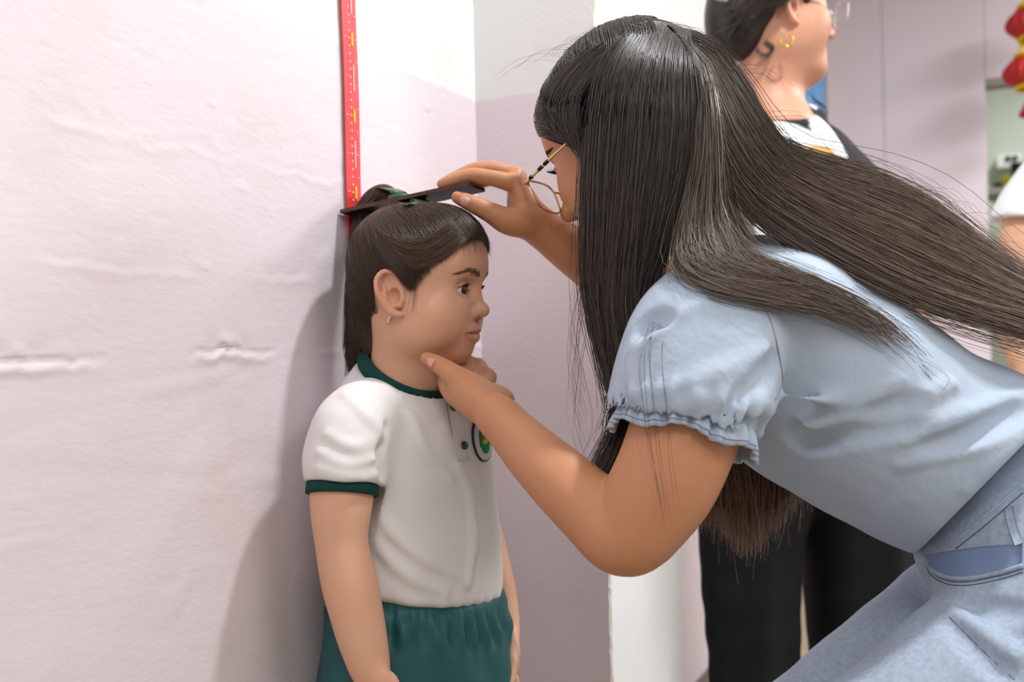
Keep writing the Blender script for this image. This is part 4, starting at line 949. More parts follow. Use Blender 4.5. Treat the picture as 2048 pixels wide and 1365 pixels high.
def adult_brow(par, fr, Fd, m, name='eyebrow_hair'):
    B_ = []
    for s in (-1, 1):
        for i in range(200):
            t = RNG.uniform(); y = 0.013 + 0.042 * t; u = 0.016 + 0.008 * math.sin(min(t * 1.2, 1) * math.pi * 0.6) - 0.006 * max(0, t - 0.65) / 0.35 + RNG.normal(0, 0.0015) * (1 - 0.6 * t)
            p = [on_face(fr, Fd, s * (y + k * 0.0028), u + k * (0.0014 - 0.002 * t), 0.0002 + 0.0003 * k) for k in range(3)]
            if all(q is not None for q in p): B_.append(np.array(p))
    V, Q = tubes(np.array(B_), np.array([[0.00022, 0.00022, 0.00008]])); o = mesh(name, V, Q, m, par); o['kind'] = 'stuff'
def adult_lash(par, fr, m):
    La = []
    for s in (-1, 1):
        for i in range(40):
            t = -1 + 2 * i / 39; p = GX(0.0725 + math.sqrt(max(0.0141 ** 2 - (0.0138 * t) ** 2 * 0.95 - 0.0042 ** 2, 1e-6)), s * (0.0325 + 0.0138 * t), -0.002 + 0.05 * 0.0138 * t + 0.0042 * (1 - t * t))
            La.append(np.array([p + GX(0.0030 * k, s * 0.0012 * k * t, -0.0008 * k + 0.0007 * k * k) for k in range(4)]) @ fr[1] + fr[0])
    V, Q = tubes(np.array(La), np.array([[0.0003, 0.00026, 0.0002, 0.0001]])); o = mesh('eyelashes', V, Q, m, par); o['kind'] = 'stuff'
SK_W = skin('skin_woman', srgb(198, 140, 104), srgb(190, 130, 94))
NAIL = mat('nail_pink', srgb(222, 160, 148), 0.25, 0.5)
BROW_D = mat('brow_dark', srgb(44, 32, 28), 0.6)
w1 = empty('person', (P(1900, 1000, 1.08)[0], P(1900, 1000, 1.08)[1], 0), 'woman with long loose dark hair in pale denim bending towards the girl', 'person')
fh = lambda phi, sx: nrm(sx * math.cos(phi) * _R0 + math.sin(phi) * np.array([_F[0], _F[1], 0]))
UP = np.array([0, 0, 1.0])
def head_frame(o, f_h, pit):
    f = f_h * math.cos(pit) - UP * math.sin(pit); u = f_h * math.sin(pit) + UP * math.cos(pit)
    return frame(o, f, np.cross(u, f), u)
WH = head_frame(P(1260, 273, 1.12), fh(R_(38), -1), R_(25))
F = Field((-0.12, -0.10, -0.20), (0.135, 0.10, 0.125), 0.0016, WH)
lips = adult_head(F)
F.cap((-0.015, 0, -0.05), F.L(P(1440, 560, 1.13)), 0.056, 0.060, 0.03)
headW = F
# arms and hands
NEAR_R = [0.054, 0.0505, 0.0455, 0.042, 0.035, 0.0325, 0.0305, 0.027, 0.0215]; FAR_R = [0.055, 0.045, 0.037, 0.033, 0.0275, 0.0215]
NEAR = PP((1425, 650, 0.985), (1395, 780, 0.945), (1345, 930, 0.925), (1300, 1010, 0.925), (1250, 1072, 0.93), (1185, 1020, 0.95), (1122, 962, 0.975), (1060, 902, 1.01), (1000, 838, 1.045))
FAR = PP((1500, 640, 1.28), (1400, 700, 1.275), (1330, 660, 1.26), (1240, 570, 1.235), (1150, 505, 1.215), (1072, 448, 1.20))
TRK = PP((1440, 600, 1.13), (1600, 720, 1.11), (1780, 800, 1.10))
Bx = np.vstack([np.array(NEAR) + [0.058, 0.058, 0], np.array(NEAR) - [0.058, 0.06, 0.04], FAR, PP((850, 720, 1.12), (880, 345, 1.18), (1040, 340, 1.255))]); BW = Field(Bx.min(0) - 0.012, Bx.max(0) + 0.012, 0.00165)
BW.chain(NEAR, NEAR_R, 0.02, world=True, n=30)
BW.chain(FAR, FAR_R, 0.02, world=True, n=20)
# near hand under the chin (fine grid), far hand on the board (fine grid)
H1 = H2w = BW
H1.cap(P(1000, 838, 1.045), P(945, 792, 1.085), 0.0215, 0.021, 0.01, world=True)
n1_ = nrm(P(1000, 838, 1.045) - P(925, 775, 1.12)); n2_ = nrm(np.cross(n1_, CU)); n3_ = np.cross(n1_, n2_)
H1.ell(P(938, 785, 1.115), (0.040, 0.030, 0.0205), 0.014, A=np.stack([n1_, n2_, n3_]), world=True)
H1.ell(P(998, 800, 1.09), (0.017, 0.017, 0.014), 0.018, world=True)                                                # heel
TH1 = PP((962, 806, 1.06), (935, 774, 1.085), (905, 750, 1.10), (876, 729, 1.115), (853, 717, 1.125))
H1.chain(TH1, [0.018, 0.0155, 0.0118, 0.0092, 0.0072], 0.008, world=True, n=14)
FG = [PP((900, 775, 1.11), (893, 762, 1.145), (905, 748, 1.18), (918, 738, 1.205)),
      PP((918, 770, 1.135), (920, 756, 1.17), (934, 738, 1.20), (940, 724, 1.215)),
      PP((940, 768, 1.14), (950, 757, 1.175), (962, 742, 1.20), (958, 728, 1.215)),
      PP((960, 772, 1.135), (974, 764, 1.165), (980, 754, 1.18), (972, 744, 1.19))]
for q, sc in zip(FG, (1.0, 1.05, 1.0, 0.85)): H1.chain(q, np.array([0.0105, 0.0098, 0.0090, 0.0074]) * sc, 0.005, world=True, n=10)
H2w.cap(P(1072, 448, 1.20), P(1046, 412, 1.205), 0.0215, 0.019, 0.01, world=True)
m1 = nrm(P(1032, 365, 1.21) - P(1062, 440, 1.20)); m2 = nrm(CF - m1 * (CF @ m1)); m3 = np.cross(m1, m2)
H2w.ell(P(1046, 404, 1.214), (0.040, 0.036, 0.0155), 0.010, A=np.stack([m1, m2, m3]), world=True)
FI = [PP((1030, 368, 1.192), (986, 357, 1.188), (942, 352, 1.186), (906, 361, 1.186), (884, 368, 1.187)),
      PP((1032, 355, 1.214), (988, 340, 1.210), (950, 341, 1.207), (918, 353, 1.206), (896, 361, 1.206)),
      PP((1035, 354, 1.236), (992, 342, 1.231), (956, 346, 1.226), (928, 357, 1.225), (908, 364, 1.225)),
      PP((1038, 360, 1.248), (1000, 356, 1.243), (968, 362, 1.236), (945, 370, 1.232), (930, 375, 1.230))]
for q, sc in zip(FI, (1.0, 1.04, 1.0, 0.86)): H2w.chain(q, np.array([0.0112, 0.0092, 0.0090, 0.0076, 0.0062]) * sc, 0.0035, world=True, n=14)
H2w.ell(P(1035, 352, 1.205), 0.0105, 0.008, world=True)
TH2 = PP((1048, 446, 1.185), (1014, 442, 1.178), (984, 427, 1.174), (945, 408, 1.172), (915, 395, 1.172))
H2w.chain(TH2, [0.018, 0.0150, 0.0116, 0.0098, 0.0074], 0.009, world=True, n=14)
hp, ap = F.surf(), BW.surf()
TB = Field(np.min(TRK, 0) - 0.10, np.max(TRK, 0) + 0.10, 0.006); TB.chain(TRK, [0.072, 0.080, 0.075], 0.04, world=True); tbp = TB.surf()
V, Q = join([hp, (smooth_verts(*ap), ap[1]), tbp])
mesh('body', V, Q, SK_W, w1, colors=adult_tint(V, WH, lips))
for s in (-1, 1): eye(w1, WH, GX(0.0722, s * 0.0325, -0.002), 0.0130, (1.0, 0, -0.15))
adult_brow(w1, WH, F, BROW_D); adult_lash(w1, WH, LASH)
# thumb and finger nails
def nail(tip, back, out, w_, l, par):
    t = nrm(np.asarray(tip) - back); o_ = nrm(out - t * (np.asarray(out) @ t)); sd = np.cross(t, o_); V = []; Fc = []; nu, nv = 7, 6
    for i in range(nv):
        for j in range(nu):
            a = -1 + 2 * j / (nu - 1); b = i / (nv - 1); ww = w_ * math.sqrt(max(1 - max(0, (b - 0.55) / 0.47) ** 2, 0.05)); V.append(np.asarray(tip) + t * (b - 0.75) * l + sd * a * ww + o_ * (0.0006 - 0.35 * w_ * a * a - 0.0012 * max(0, b - 0.5)))
    for i in range(nv - 1):
        for j in range(nu - 1): q = i * nu + j; Fc.append((q, q + 1, q + nu + 1, q + nu))
    n0 = len(V); V += [v - o_ * 0.001 for v in V]; Fc += [tuple(n0 + x for x in f[::-1]) for f in Fc]
    mesh('fingernail', V, Fc, NAIL, par)
def dirto(p): return nrm(CAM - np.asarray(p))
nail(hitp(BW, 858, 719), hitp(BW, 880, 731), dirto(P(858, 719, 1.1)) + CU * 0.15, 0.0056, 0.0125, w1)
nail(hitp(BW, 923, 399), hitp(BW, 948, 412), dirto(P(923, 399, 1.1)) - CU * 0.1, 0.0056, 0.012, w1)
# glasses
GOLD = mat('wire_gold', srgb(212, 180, 136), 0.22, 0.5, metal=1.0); CLR = mat('frame_clear', srgb(206, 200, 214), 0.2, 0.5)
def glasses(fr, label, lens_c, hw, hh, rim_m, tem_m, er, r=0.0011, bead=True):
    o_, A = fr; W = lambda f, s, u: np.array([f, s, u]) @ A + o_
    e = empty('eyeglasses', W(lens_c[0], 0, lens_c[2]), label, 'eyeglasses')
    GL = MATS.get('lens_glass')
    if GL is None:
        GL = bpy.data.materials.new('lens_glass'); GL.use_nodes = True; nt = GL.node_tree; nt.nodes.clear()
        out = nt.nodes.new('ShaderNodeOutputMaterial'); tr = nt.nodes.new('ShaderNodeBsdfTransparent'); gl = nt.nodes.new('ShaderNodeBsdfGlossy'); gl.inputs['Roughness'].default_value = 0.02
        mx = nt.nodes.new('ShaderNodeMixShader'); mx.inputs[0].default_value = 0.035
        nt.links.new(tr.outputs[0], mx.inputs[1]); nt.links.new(gl.outputs[0], mx.inputs[2]); nt.links.new(mx.outputs[0], out.inputs[0]); MATS['lens_glass'] = GL
    for s in (-1, 1):
        pts = []
        for i in range(28):
            a = 2 * math.pi * i / 28; ca, sa = math.cos(a), math.sin(a); x = math.copysign(abs(ca) ** 0.58, ca); z = math.copysign(abs(sa) ** 0.58, sa)
            z = z * (1.0 if z < 0 else 0.85); x = x * (1.0 + 0.08 * z)
            pts.append(W(lens_c[0] - 0.10 * abs(x * hw + lens_c[1]) * 0.9 + 0.004, s * (lens_c[1] + x * hw), lens_c[2] + z * hh))
        tube('rim', pts, r, rim_m, e, n=72, sides=8, closed=True)
        c = np.mean(pts, 0); V = [c] + pts + [c - A[0] * 0.0012] + [p - A[0] * 0.0012 for p in pts]; n = len(pts)
        Fc = [(0, 1 + i, 1 + (i + 1) % n) for i in range(n)] + [(n + 1, n + 2 + (i + 1) % n, n + 2 + i) for i in range(n)]
        mesh('lens', V, Fc, GL, e)
        hx = lens_c[0] - 0.10 * (lens_c[1] + hw) * 0.9 + 0.003; hinge = (hx, s * (lens_c[1] + hw * 1.08), lens_c[2] + hh * 0.55)
        tp = [W(*hinge), W(hinge[0] - 0.004, s * (abs(hinge[1]) + 0.003), hinge[2] + 0.001), W(0.04, s * 0.0745, (hinge[2] + er) / 2 + 0.002), W(-0.006, s * 0.0755, er), W(-0.022, s * 0.0735, er - 0.022)]
        tube('temple', tp, [0.0019, 0.0018, 0.0015, 0.0013, 0.0018], tem_m, e, n=28, sides=8)
        if bead:
            for t in (0.27, 0.34, 0.375): q = catmull(tp, 60)[int(t * 60)]; q2 = catmull(tp, 60)[int(t * 60) + 1]; tube('temple_ring', [q, q2 + (q2 - q) * 0.4], 0.0023, mat('enamel_black', srgb(24, 20, 20), 0.3), e, n=4, sides=8)
    tube('bridge', [W(lens_c[0] + 0.001, -(lens_c[1] - hw), lens_c[2] + 0.008), W(lens_c[0] + 0.005, 0, lens_c[2] + 0.011), W(lens_c[0] + 0.001, lens_c[1] - hw, lens_c[2] + 0.008)], r, rim_m, e, n=12, sides=8)
    return e
glasses(WH, 'thin gold wire glasses low on the bending woman\'s nose', (0.112, 0.0335, -0.014), 0.0275, 0.0215, GOLD, GOLD, 0.004, r=0.0013)
q = P(1124, 415, 1.10); hq = headW.hit(CAM, q - CAM, 2.0)
if hq is not None:
    V = []; Fc = []
    for i in range(7):
        for j in range(10): a, b = math.pi * i / 6, 2 * math.pi * j / 10; V.append(hq + 0.0016 * np.array([math.sin(a) * math.cos(b), math.sin(a) * math.sin(b), math.cos(a)]))
        if i:
            for j in range(10): Fc.append(((i - 1) * 10 + j, (i - 1) * 10 + (j + 1) % 10, i * 10 + (j + 1) % 10, i * 10 + j))
    mesh('nose_stud', V, Fc, SIL, w1)
# --- denim shirt
DEN = mat('denim_shirt', srgb(170, 185, 204), 0.82, 0.15, noise=(26, 0.45), col2=srgb(186, 196, 210), bump=(38, 0.45, 0.006), sheen=0.15)
DNS = mat('denim_seam', srgb(150, 150, 172), 0.85, 0.1)
JEA = mat('denim_jeans', srgb(150, 164, 184), 0.85, 0.15, noise=(190, 0.8), col2=srgb(176, 188, 204), bump=(1300, 0.4, 0.0006), sheen=0.1)
JED = mat('denim_dark', srgb(86, 102, 134), 0.9, 0.1)
NB, WC = P(1470, 600, 1.12), P(2070, 915, 1.11)
a1 = nrm(NB - WC); a2 = -CF - a1 * (-CF @ a1); a2 = nrm(a2); a3 = np.cross(a1, a2)
WT = frame(P(1700, 760, 1.11), a1, a2, a3)
D = Field((-0.34, -0.24, -0.21), (0.33, 0.30, 0.20), 0.003, WT)
D.ell((0.050, 0, -0.014), (0.150, 0.150, 0.120), 0.02); D.ell((0.125, 0, 0.025), (0.085, 0.165, 0.075), 0.04)
D.ell((-0.085, 0, -0.030), (0.185, 0.132, 0.114), 0.05); D.ell((-0.22, 0, -0.014), (0.15, 0.128, 0.105), 0.05)
SLW = PP((1432, 632, 0.995), (1402, 715, 0.962), (1382, 800, 0.947), (1376, 850, 0.941))
D.chain(SLW, [0.062, 0.0705, 0.0690, 0.0625], 0.025, world=True, n=14)
D.chain(PP((1500, 640, 1.27), (1440, 690, 1.275), (1390, 700, 1.27)), [0.06, 0.058, 0.05], 0.03, world=True)
arm_ax = nrm(P(1372, 850, 0.945) - P(1402, 715, 0.962)); cuffp = P(1377, 836, 0.946)
S = D.sl(D.L(cuffp) - 0.10, D.L(cuffp) + 0.10); X, Y, Z = D.grid(S); n_, q_ = D.A @ arm_ax, D.L(cuffp)
dd = (X - q_[0]) * n_[0] + (Y - q_[1]) * n_[1] + (Z - q_[2]) * n_[2]; rad = np.sqrt(np.maximum((X - q_[0]) ** 2 + (Y - q_[1]) ** 2 + (Z - q_[2]) ** 2 - dd ** 2, 0))
D.v[S] = np.where((rad < 0.074) & (Y > 0.075), np.maximum(D.v[S], dd), D.v[S]).astype(np.float32)
def foldD(pts, r, op='+', k=0.014, lift=-0.001): fold(pts, r, k, op, lift, Fd=D)
for pts, r in (([(1510, 870), (1620, 850), (1760, 820), (1900, 770), (2046, 690)], [0.001, 0.005, 0.006, 0.006, 0.004]), ([(1560, 790), (1680, 800), (1800, 760), (1950, 650)], [0.001, 0.005, 0.005, 0.002]),
               ([(1700, 880), (1800, 870), (1930, 830), (2046, 790)], [0.001, 0.006, 0.007, 0.004]), ([(1800, 930), (1900, 900), (2000, 880), (2046, 850)], [0.001, 0.006, 0.006, 0.003]),
               ([(1840, 700), (1900, 660), (1960, 620)], [0.001, 0.004, 0.001]), ([(1930, 980), (1980, 930), (2046, 900)], [0.001, 0.005, 0.003]),
               ([(1290, 700), (1330, 650), (1400, 610)], [0.001, 0.004, 0.001]), ([(1275, 790), (1350, 780), (1440, 745), (1530, 700)], [0.002, 0.005, 0.005, 0.001]), ([(1300, 815), (1400, 805), (1480, 780), (1540, 740)], [0.001, 0.004, 0.005, 0.001])):
    foldD(pts, r)
for pts, r in (([(1505, 850), (1600, 880), (1700, 880), (1850, 850), (2040, 740)], [0.004, 0.006, 0.006, 0.005, 0.003]), ([(1720, 840), (1850, 800), (2000, 720)], [0.001, 0.004, 0.002]), ([(1850, 900), (1950, 870), (2046, 820)], [0.001, 0.004, 0.002]),
               ([(1275, 660), (1300, 640), (1330, 630)], [0.002, 0.004, 0.001]), ([(1470, 800), (1530, 760), (1556, 720)], [0.001, 0.004, 0.003])):
    foldD(pts, r, '-', 0.016, 0.003)
D.ripple(0.0012, lambda x, y, z: np.sin(42 * x + 30 * z + 2 * np.sin(20 * y)) * np.sin(28 * z - 35 * x))
# gathers above the cuff elastic
n_a = np.cross(n_, (0, 0, 1.0)); n_a = n_a / np.linalg.norm(n_a); n_b = np.cross(n_, n_a)
def gath(x, y, z):
    ux, uy, uz = x - q_[0], y - q_[1], z - q_[2]; t = ux * n_[0] + uy * n_[1] + uz * n_[2]
    th = np.arctan2(ux * n_a[0] + uy * n_a[1] + uz * n_a[2], ux * n_b[0] + uy * n_b[1] + uz * n_b[2])
    return np.exp(-(t / 0.012) ** 2) * (np.sin(30 * th + 2 * np.sin(7 * th)) * 1.0) * (y > 0.06) * ((ux ** 2 + uy ** 2 + uz ** 2) < 0.09 ** 2)
D.ripple(0.0026, gath, q_ - 0.1, q_ + 0.1)
# hem: shirt ends over the jeans
h0, h1 = P(1835, 1106, 1.02), P(2052, 884, 1.02); hn = nrm(np.cross(P(1835, 1106, 1.0) - CAM, P(2052, 884, 1.0) - CAM)); hn = hn if hn @ CR > 0 else -hn
D.cut(h0, hn, 0.004, world=True)
shirtW = D.build('denim_shirt', DEN, w1, relax=2)
# ruffle at the cuff
V = []; Fc = []; n = 260; rows = [(-0.010, 0.0655, 0.0010), (-0.003, 0.0620, 0.0012), (0.000, 0.0612, 0.0014), (0.004, 0.0635, 0.0020), (0.012, 0.0660, 0.0028), (0.020, 0.0675, 0.0034), (0.0250, 0.0680, 0.0036)]
e1 = nrm(np.cross(arm_ax, (0.3, 0.2, 1))); e2 = np.cross(arm_ax, e1); cu = P(1376, 838, 0.941)
rw = np.random.default_rng(3); ph = rw.uniform(0, 6.28, 6)
for sgn in (0.0006, -0.0006):
    for t, r, am in rows:
        for i in range(n):
            a = 2 * math.pi * i / n; wv = math.sin(34 * a + ph[0] + 1.6 * math.sin(5 * a)) * 0.7 + math.sin(19 * a + ph[1]) * 0.5
            ax2 = t + 0.003 * math.sin(6 * a + ph[2]) * max(t, 0) / 0.02
            V.append(cu + arm_ax * ax2 + (r + am * wv + sgn) * (math.cos(a) * e1 + math.sin(a) * e2))
nr = len(rows)
for sd in (0, 1):
    for r in range(nr - 1):
        for i in range(n):
            j = (i + 1) % n; b = sd * nr * n; f = (b + r * n + i, b + r * n + j, b + (r + 1) * n + j, b + (r + 1) * n + i); Fc.append(f if sd == 0 else f[::-1])
for i in range(n): j = (i + 1) % n; Fc.append(((nr - 1) * n + i, (nr - 1) * n + j, (2 * nr - 1) * n + j, (2 * nr - 1) * n + i))
ruf = mesh('sleeve_ruffle', V, Fc, DEN, shirtW)
ring_pts = [V[5 * n + i] + (V[5 * n + i] - (cu + arm_ax * 0.02)) * 0.012 for i in range(n)]
Vt, Qt = tubes(np.array([ring_pts + ring_pts[:1]]), 0.00045, 5); mesh('hem_stitch', Vt, Qt, DNS, ruf)
def seam(name, pix, r, m, par, Fd, lift=0.0, n=40):
    q = [hitp(Fd, *p) for p in catmull([(a, b, 0) for a, b in pix], n)[:, :2]]; q = [x + dirto(x) * lift for x in q if x is not None]
    return tube(name, q, r, m, par, n=n, sides=6)
seam('armhole_seam', [(1515, 592), (1540, 640), (1556, 700), (1564, 760), (1550, 800)], 0.0010, DNS, shirtW, D)
# --- jeans
jb = [P(1380, 1750, 1.28), P(1500, 1000, 0.85), P(2300, 1000, 1.30), P(1500, 1700, 0.85), P(2300, 1700, 1.3), P(2300, 860, 1.0)]
J = Field(np.min(jb, 0) - 0.02, np.max(jb, 0) + 0.05, 0.0042)
J.ell(P(2130, 1030, 1.10), (0.125, 0.150, 0.120), 0.03, A=np.stack([a1, a2, a3]), world=True)
J.ell(P(2060, 1120, 1.08), (0.115, 0.145, 0.105), 0.05, A=np.stack([a1, a2, a3]), world=True)
J.ell(P(2250, 1080, 1.10), (0.13, 0.165, 0.15), 0.06, A=np.stack([a1, a2, a3]), world=True)
KN_N, KN_F = P(1660, 1610, 0.95), P(1500, 1580, 1.20)
AN_N, AN_F = np.array([KN_N[0] + 0.16, KN_N[1] - 0.02, 0.09]), np.array([KN_F[0] + 0.05, KN_F[1], 0.09])
J.chain([P(2170, 1235, 1.03), P(1986, 1369, 0.99), P(1805, 1499, 0.965), KN_N, (KN_N + AN_N) / 2 + (0.02, 0, 0), AN_N], [0.098, 0.087, 0.076, 0.066, 0.058, 0.05], 0.03, world=True, n=20)
J.chain([P(2140, 1150, 1.17), P(1926, 1258, 1.18), P(1641, 1473, 1.19), KN_F, (KN_F + AN_F) / 2 + (0.02, 0, 0), AN_F], [0.095, 0.082, 0.074, 0.066, 0.058, 0.05], 0.010, world=True, n=20)
for pts, r in (([(1898, 1239), (1960, 1300), (2022, 1356)], [0.002, 0.005, 0.003]), ([(1915, 1203), (1980, 1235), (2046, 1276)], [0.003, 0.006, 0.003]), ([(1950, 1210), (2000, 1215), (2046, 1222)], [0.002, 0.004, 0.002])):
    fold(pts, r, 0.016, '-', 0.003, Fd=J)
fold([(1905, 1222), (1960, 1260), (2030, 1310)], [0.003, 0.006, 0.004], 0.014, '+', 0.0, Fd=J)
J.ripple(0.0012, lambda x, y, z: np.sin(60 * z + 35 * x) * np.sin(45 * x - 20 * y))
J.cut(h0 - hn * 0.045, -hn, 0.004, world=True)
jeans = J.build('jeans', JEA, w1, relax=2)
PK = [(1850, 1112), (1862, 1138), (1895, 1156), (1940, 1158), (2000, 1146), (2046, 1132)]
patch('pocket_lining', [((1852 + 192 * t, 1110 - 20 * math.sin(1.6 * t)), (1852 + 192 * t, float(np.interp(1852 + 192 * t, [a for a, b in PK], [b for a, b in PK])) - 1)) for t in np.linspace(0, 1, 14)], mat('pocket_blue', srgb(126, 146, 182), 0.9, 0.1), jeans, J, 0.0006, 10)
seam('pocket_edge', PK, 0.0026, JEA, jeans, J)
for off in (6, 13): seam('pocket_stitch', [(a, b + off) for a, b in PK], 0.0006, JED, jeans, J, 0.0003)
seam('waistband_edge', [(1900, 1092), (1960, 1042), (2046, 968)], 0.0018, JEA, jeans, J); seam('waistband_stitch', [(1912, 1098), (1970, 1052), (2046, 986)], 0.0006, JED, jeans, J, 0.0003)
patch('belt_loop', [((2010, 1018), (2026, 1012)), ((2013, 1040), (2030, 1036)), ((2020, 1066), (2038, 1062)), ((2030, 1092), (2046, 1086))], JEA, jeans, J, 0.0030, 4)
seam('side_seam', [(1900, 1236), (1970, 1306), (2030, 1362)], 0.0008, JED, jeans, J, -0.0003)
SHOE = mat('shoe_white', srgb(210, 208, 204), 0.6)
for an in (AN_N, AN_F):
    sf = Field(an - (0.22, 0.07, 0.1), an + (0.10, 0.07, 0.05), 0.005); sf.ell(an + (-0.06, 0, -0.045), (0.13, 0.045, 0.042), 0.02, world=True); sf.ell(an + (0.0, 0, -0.02), (0.05, 0.042, 0.05), 0.03, world=True); sf.cut((0, 0, 0.004), (0, 0, -1), world=True); sf.build('shoe', SHOE, w1)
# --- hair
HAIR_W = mat('hair_woman', srgb(70, 60, 53), 0.34, 0.5, attr='tint')
HAIR_T = mat('hair_woman_tips', srgb(92, 68, 48), 0.36, 0.5, attr='tint')
HBASE_W = mat('hair_woman_base', srgb(50, 42, 37), 0.6, 0.2, attr='tint', noise=(90, 0.8), col2=srgb(34, 28, 26), bump=(260, 0.5, 0.003))
HW = Field((-0.13, -0.11, -0.12), (0.12, 0.11, 0.145), 0.0025, WH)
HW.ell((-0.013, 0, 0.030), (0.104, 0.085, 0.093), 0.01); HW.ell((0.036, 0, 0.042), (0.048, 0.060, 0.050), 0.03); HW.cap((-0.05, 0, 0.0), (-0.06, 0, -0.08), 0.055, 0.05, 0.03)
S = HW.sl((-1, -1, -1), (1, 1, 1)); X, Y, Z = HW.grid(S)
pd = poly_sd(X[:, :, 0][:, :, None] + 0 * Z, Z + 0 * X, [(0.2, 0.062), (0.105, 0.056), (0.082, 0.036), (0.060, 0.018), (0.040, 0.0), (0.026, -0.04), (0.0, -0.14), (-0.3, -0.2), (-0.3, 0.3), (0.2, 0.3)])
HW.put(S, np.broadcast_to(pd, HW.v.shape).astype(np.float32), 0.008, '&')
V, Q = HW.surf(); hairW = mesh('hair', smooth_verts(V, Q), Q, HBASE_W, w1, colors=np.full((len(V), 3), 0.7))
def drape(q, gap, fields=None):
    """keep guide points outside the cap of hair and the shirt"""
    out = []
    for px, py, d in q:
        for Fd in (fields or (D, HW)):
            h = Fd.hit(CAM, P(px, py, 1.0) - CAM, 2.0)
            if h is not None: d = min(d, PX(h)[2] - gap)
        out.append(P(px, py, d))
    return out
DP = lambda *q: drape(q, 0.004, (HW,))
S1 = [DP((1262, 50, 1.13), (1165, 108, 1.105), (1094, 185, 1.095), (1094, 235, 1.085), (1125, 268, 1.075), (1178, 300, 1.055)), DP((1272, 48, 1.105), (1185, 108, 1.07), (1118, 190, 1.062), (1118, 245, 1.056), (1148, 275, 1.048), (1185, 315, 1.04)),
      DP((1282, 48, 1.085), (1215, 110, 1.045), (1160, 190, 1.035), (1156, 260, 1.03), (1168, 310, 1.03), (1185, 360, 1.03))]
S2 = [DP((1262, 50, 1.085), (1192, 140, 1.03), (1172, 290, 1.02), (1170, 450, 1.015), (1177, 600, 1.005), (1218, 760, 0.99), (1236, 850, 0.98), (1190, 955, 0.97)),
      DP((1290, 43, 1.075), (1235, 140, 1.012), (1218, 290, 1.0), (1212, 450, 0.995), (1210, 600, 0.99), (1238, 740, 0.985), (1245, 850, 0.978), (1182, 975, 0.968)),
      DP((1325, 44, 1.07), (1290, 140, 1.0), (1278, 290, 0.99), (1262, 450, 0.985), (1243, 600, 0.985), (1252, 740, 0.985), (1255, 845, 0.978), (1212, 955, 0.966)),
      DP((1355, 52, 1.065), (1340, 140, 1.0), (1332, 290, 0.988), (1308, 450, 0.985), (1272, 600, 0.99), (1265, 740, 0.988), (1262, 845, 0.982), (1228, 975, 0.970)),
      DP((1380, 62, 1.06), (1385, 150, 1.0), (1385, 300, 0.99), (1352, 450, 0.988), (1300, 585, 0.995), (1275, 720, 0.995), (1268, 830, 0.99), (1245, 940, 0.978))]
S3 = [DP((1335, 50, 1.14), (1430, 84, 1.13), (1492, 175, 1.125), (1552, 285, 1.13), (1640, 318, 1.14), (1745, 350, 1.15), (1850, 404, 1.15), (1950, 488, 1.14), (2060, 566, 1.13), (2180, 650, 1.12)),
      DP((1340, 54, 1.10), (1425, 110, 1.075), (1485, 215, 1.065), (1555, 325, 1.07), (1660, 385, 1.08), (1770, 425, 1.09), (1880, 480, 1.09), (1980, 545, 1.085), (2080, 605, 1.08), (2190, 680, 1.08)),
      DP((1345, 58, 1.08), (1410, 130, 1.03), (1460, 260, 1.015), (1535, 370, 1.02), (1650, 440, 1.03), (1770, 500, 1.04), (1880, 555, 1.05), (1990, 605, 1.05), (2090, 645, 1.05), (2190, 700, 1.05)),
      DP((1355, 64, 1.065), (1398, 150, 1.0), (1425, 300, 0.99), (1490, 415, 0.992), (1600, 490, 1.0), (1730, 560, 1.01), (1850, 610, 1.02), (1970, 645, 1.03), (2080, 670, 1.035), (2190, 715, 1.04))]
S4 = [drape(q, 0.012) for q in (((1396, 96, 1.04), (1425, 180, 1.0), (1440, 330, 0.985), (1450, 430, 0.985), (1500, 505, 0.98), (1590, 545, 0.98), (1690, 590, 0.99), (1790, 650, 1.0), (1860, 720, 1.005)),
      ((1392, 94, 1.04), (1412, 180, 1.0), (1415, 330, 0.985), (1408, 450, 0.975), (1430, 530, 0.965), (1510, 565, 0.965), (1610, 594, 0.975), (1710, 636, 0.985), (1800, 700, 0.995)),
      ((1388, 92, 1.04), (1400, 180, 1.0), (1390, 330, 0.985), (1362, 470, 0.97), (1358, 545, 0.955), (1430, 580, 0.955), (1530, 602, 0.96), (1620, 612, 0.97), (1700, 628, 0.975)))]
S5 = [PP((1395, 560, 1.19), (1390, 800, 1.18), (1398, 960, 1.175), (1396, 1050, 1.17)), PP((1440, 560, 1.20), (1440, 800, 1.19), (1450, 960, 1.18), (1462, 1080, 1.17)),
      PP((1490, 560, 1.21), (1490, 800, 1.20), (1495, 960, 1.19), (1492, 1118, 1.18)), PP((1540, 560, 1.22), (1540, 800, 1.21), (1545, 960, 1.20), (1535, 1075, 1.19)), PP((1580, 560, 1.23), (1585, 800, 1.22), (1588, 940, 1.21), (1580, 1030, 1.20))]
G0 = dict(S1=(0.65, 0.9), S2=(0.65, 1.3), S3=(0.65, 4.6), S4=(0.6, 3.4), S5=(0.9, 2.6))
LN = dict(S1=(0.9, 1), S2=(0.80, 1.0), S3=(0.9, 1), S4=(0.45, 1.0), S5=(0.86, 1.0))
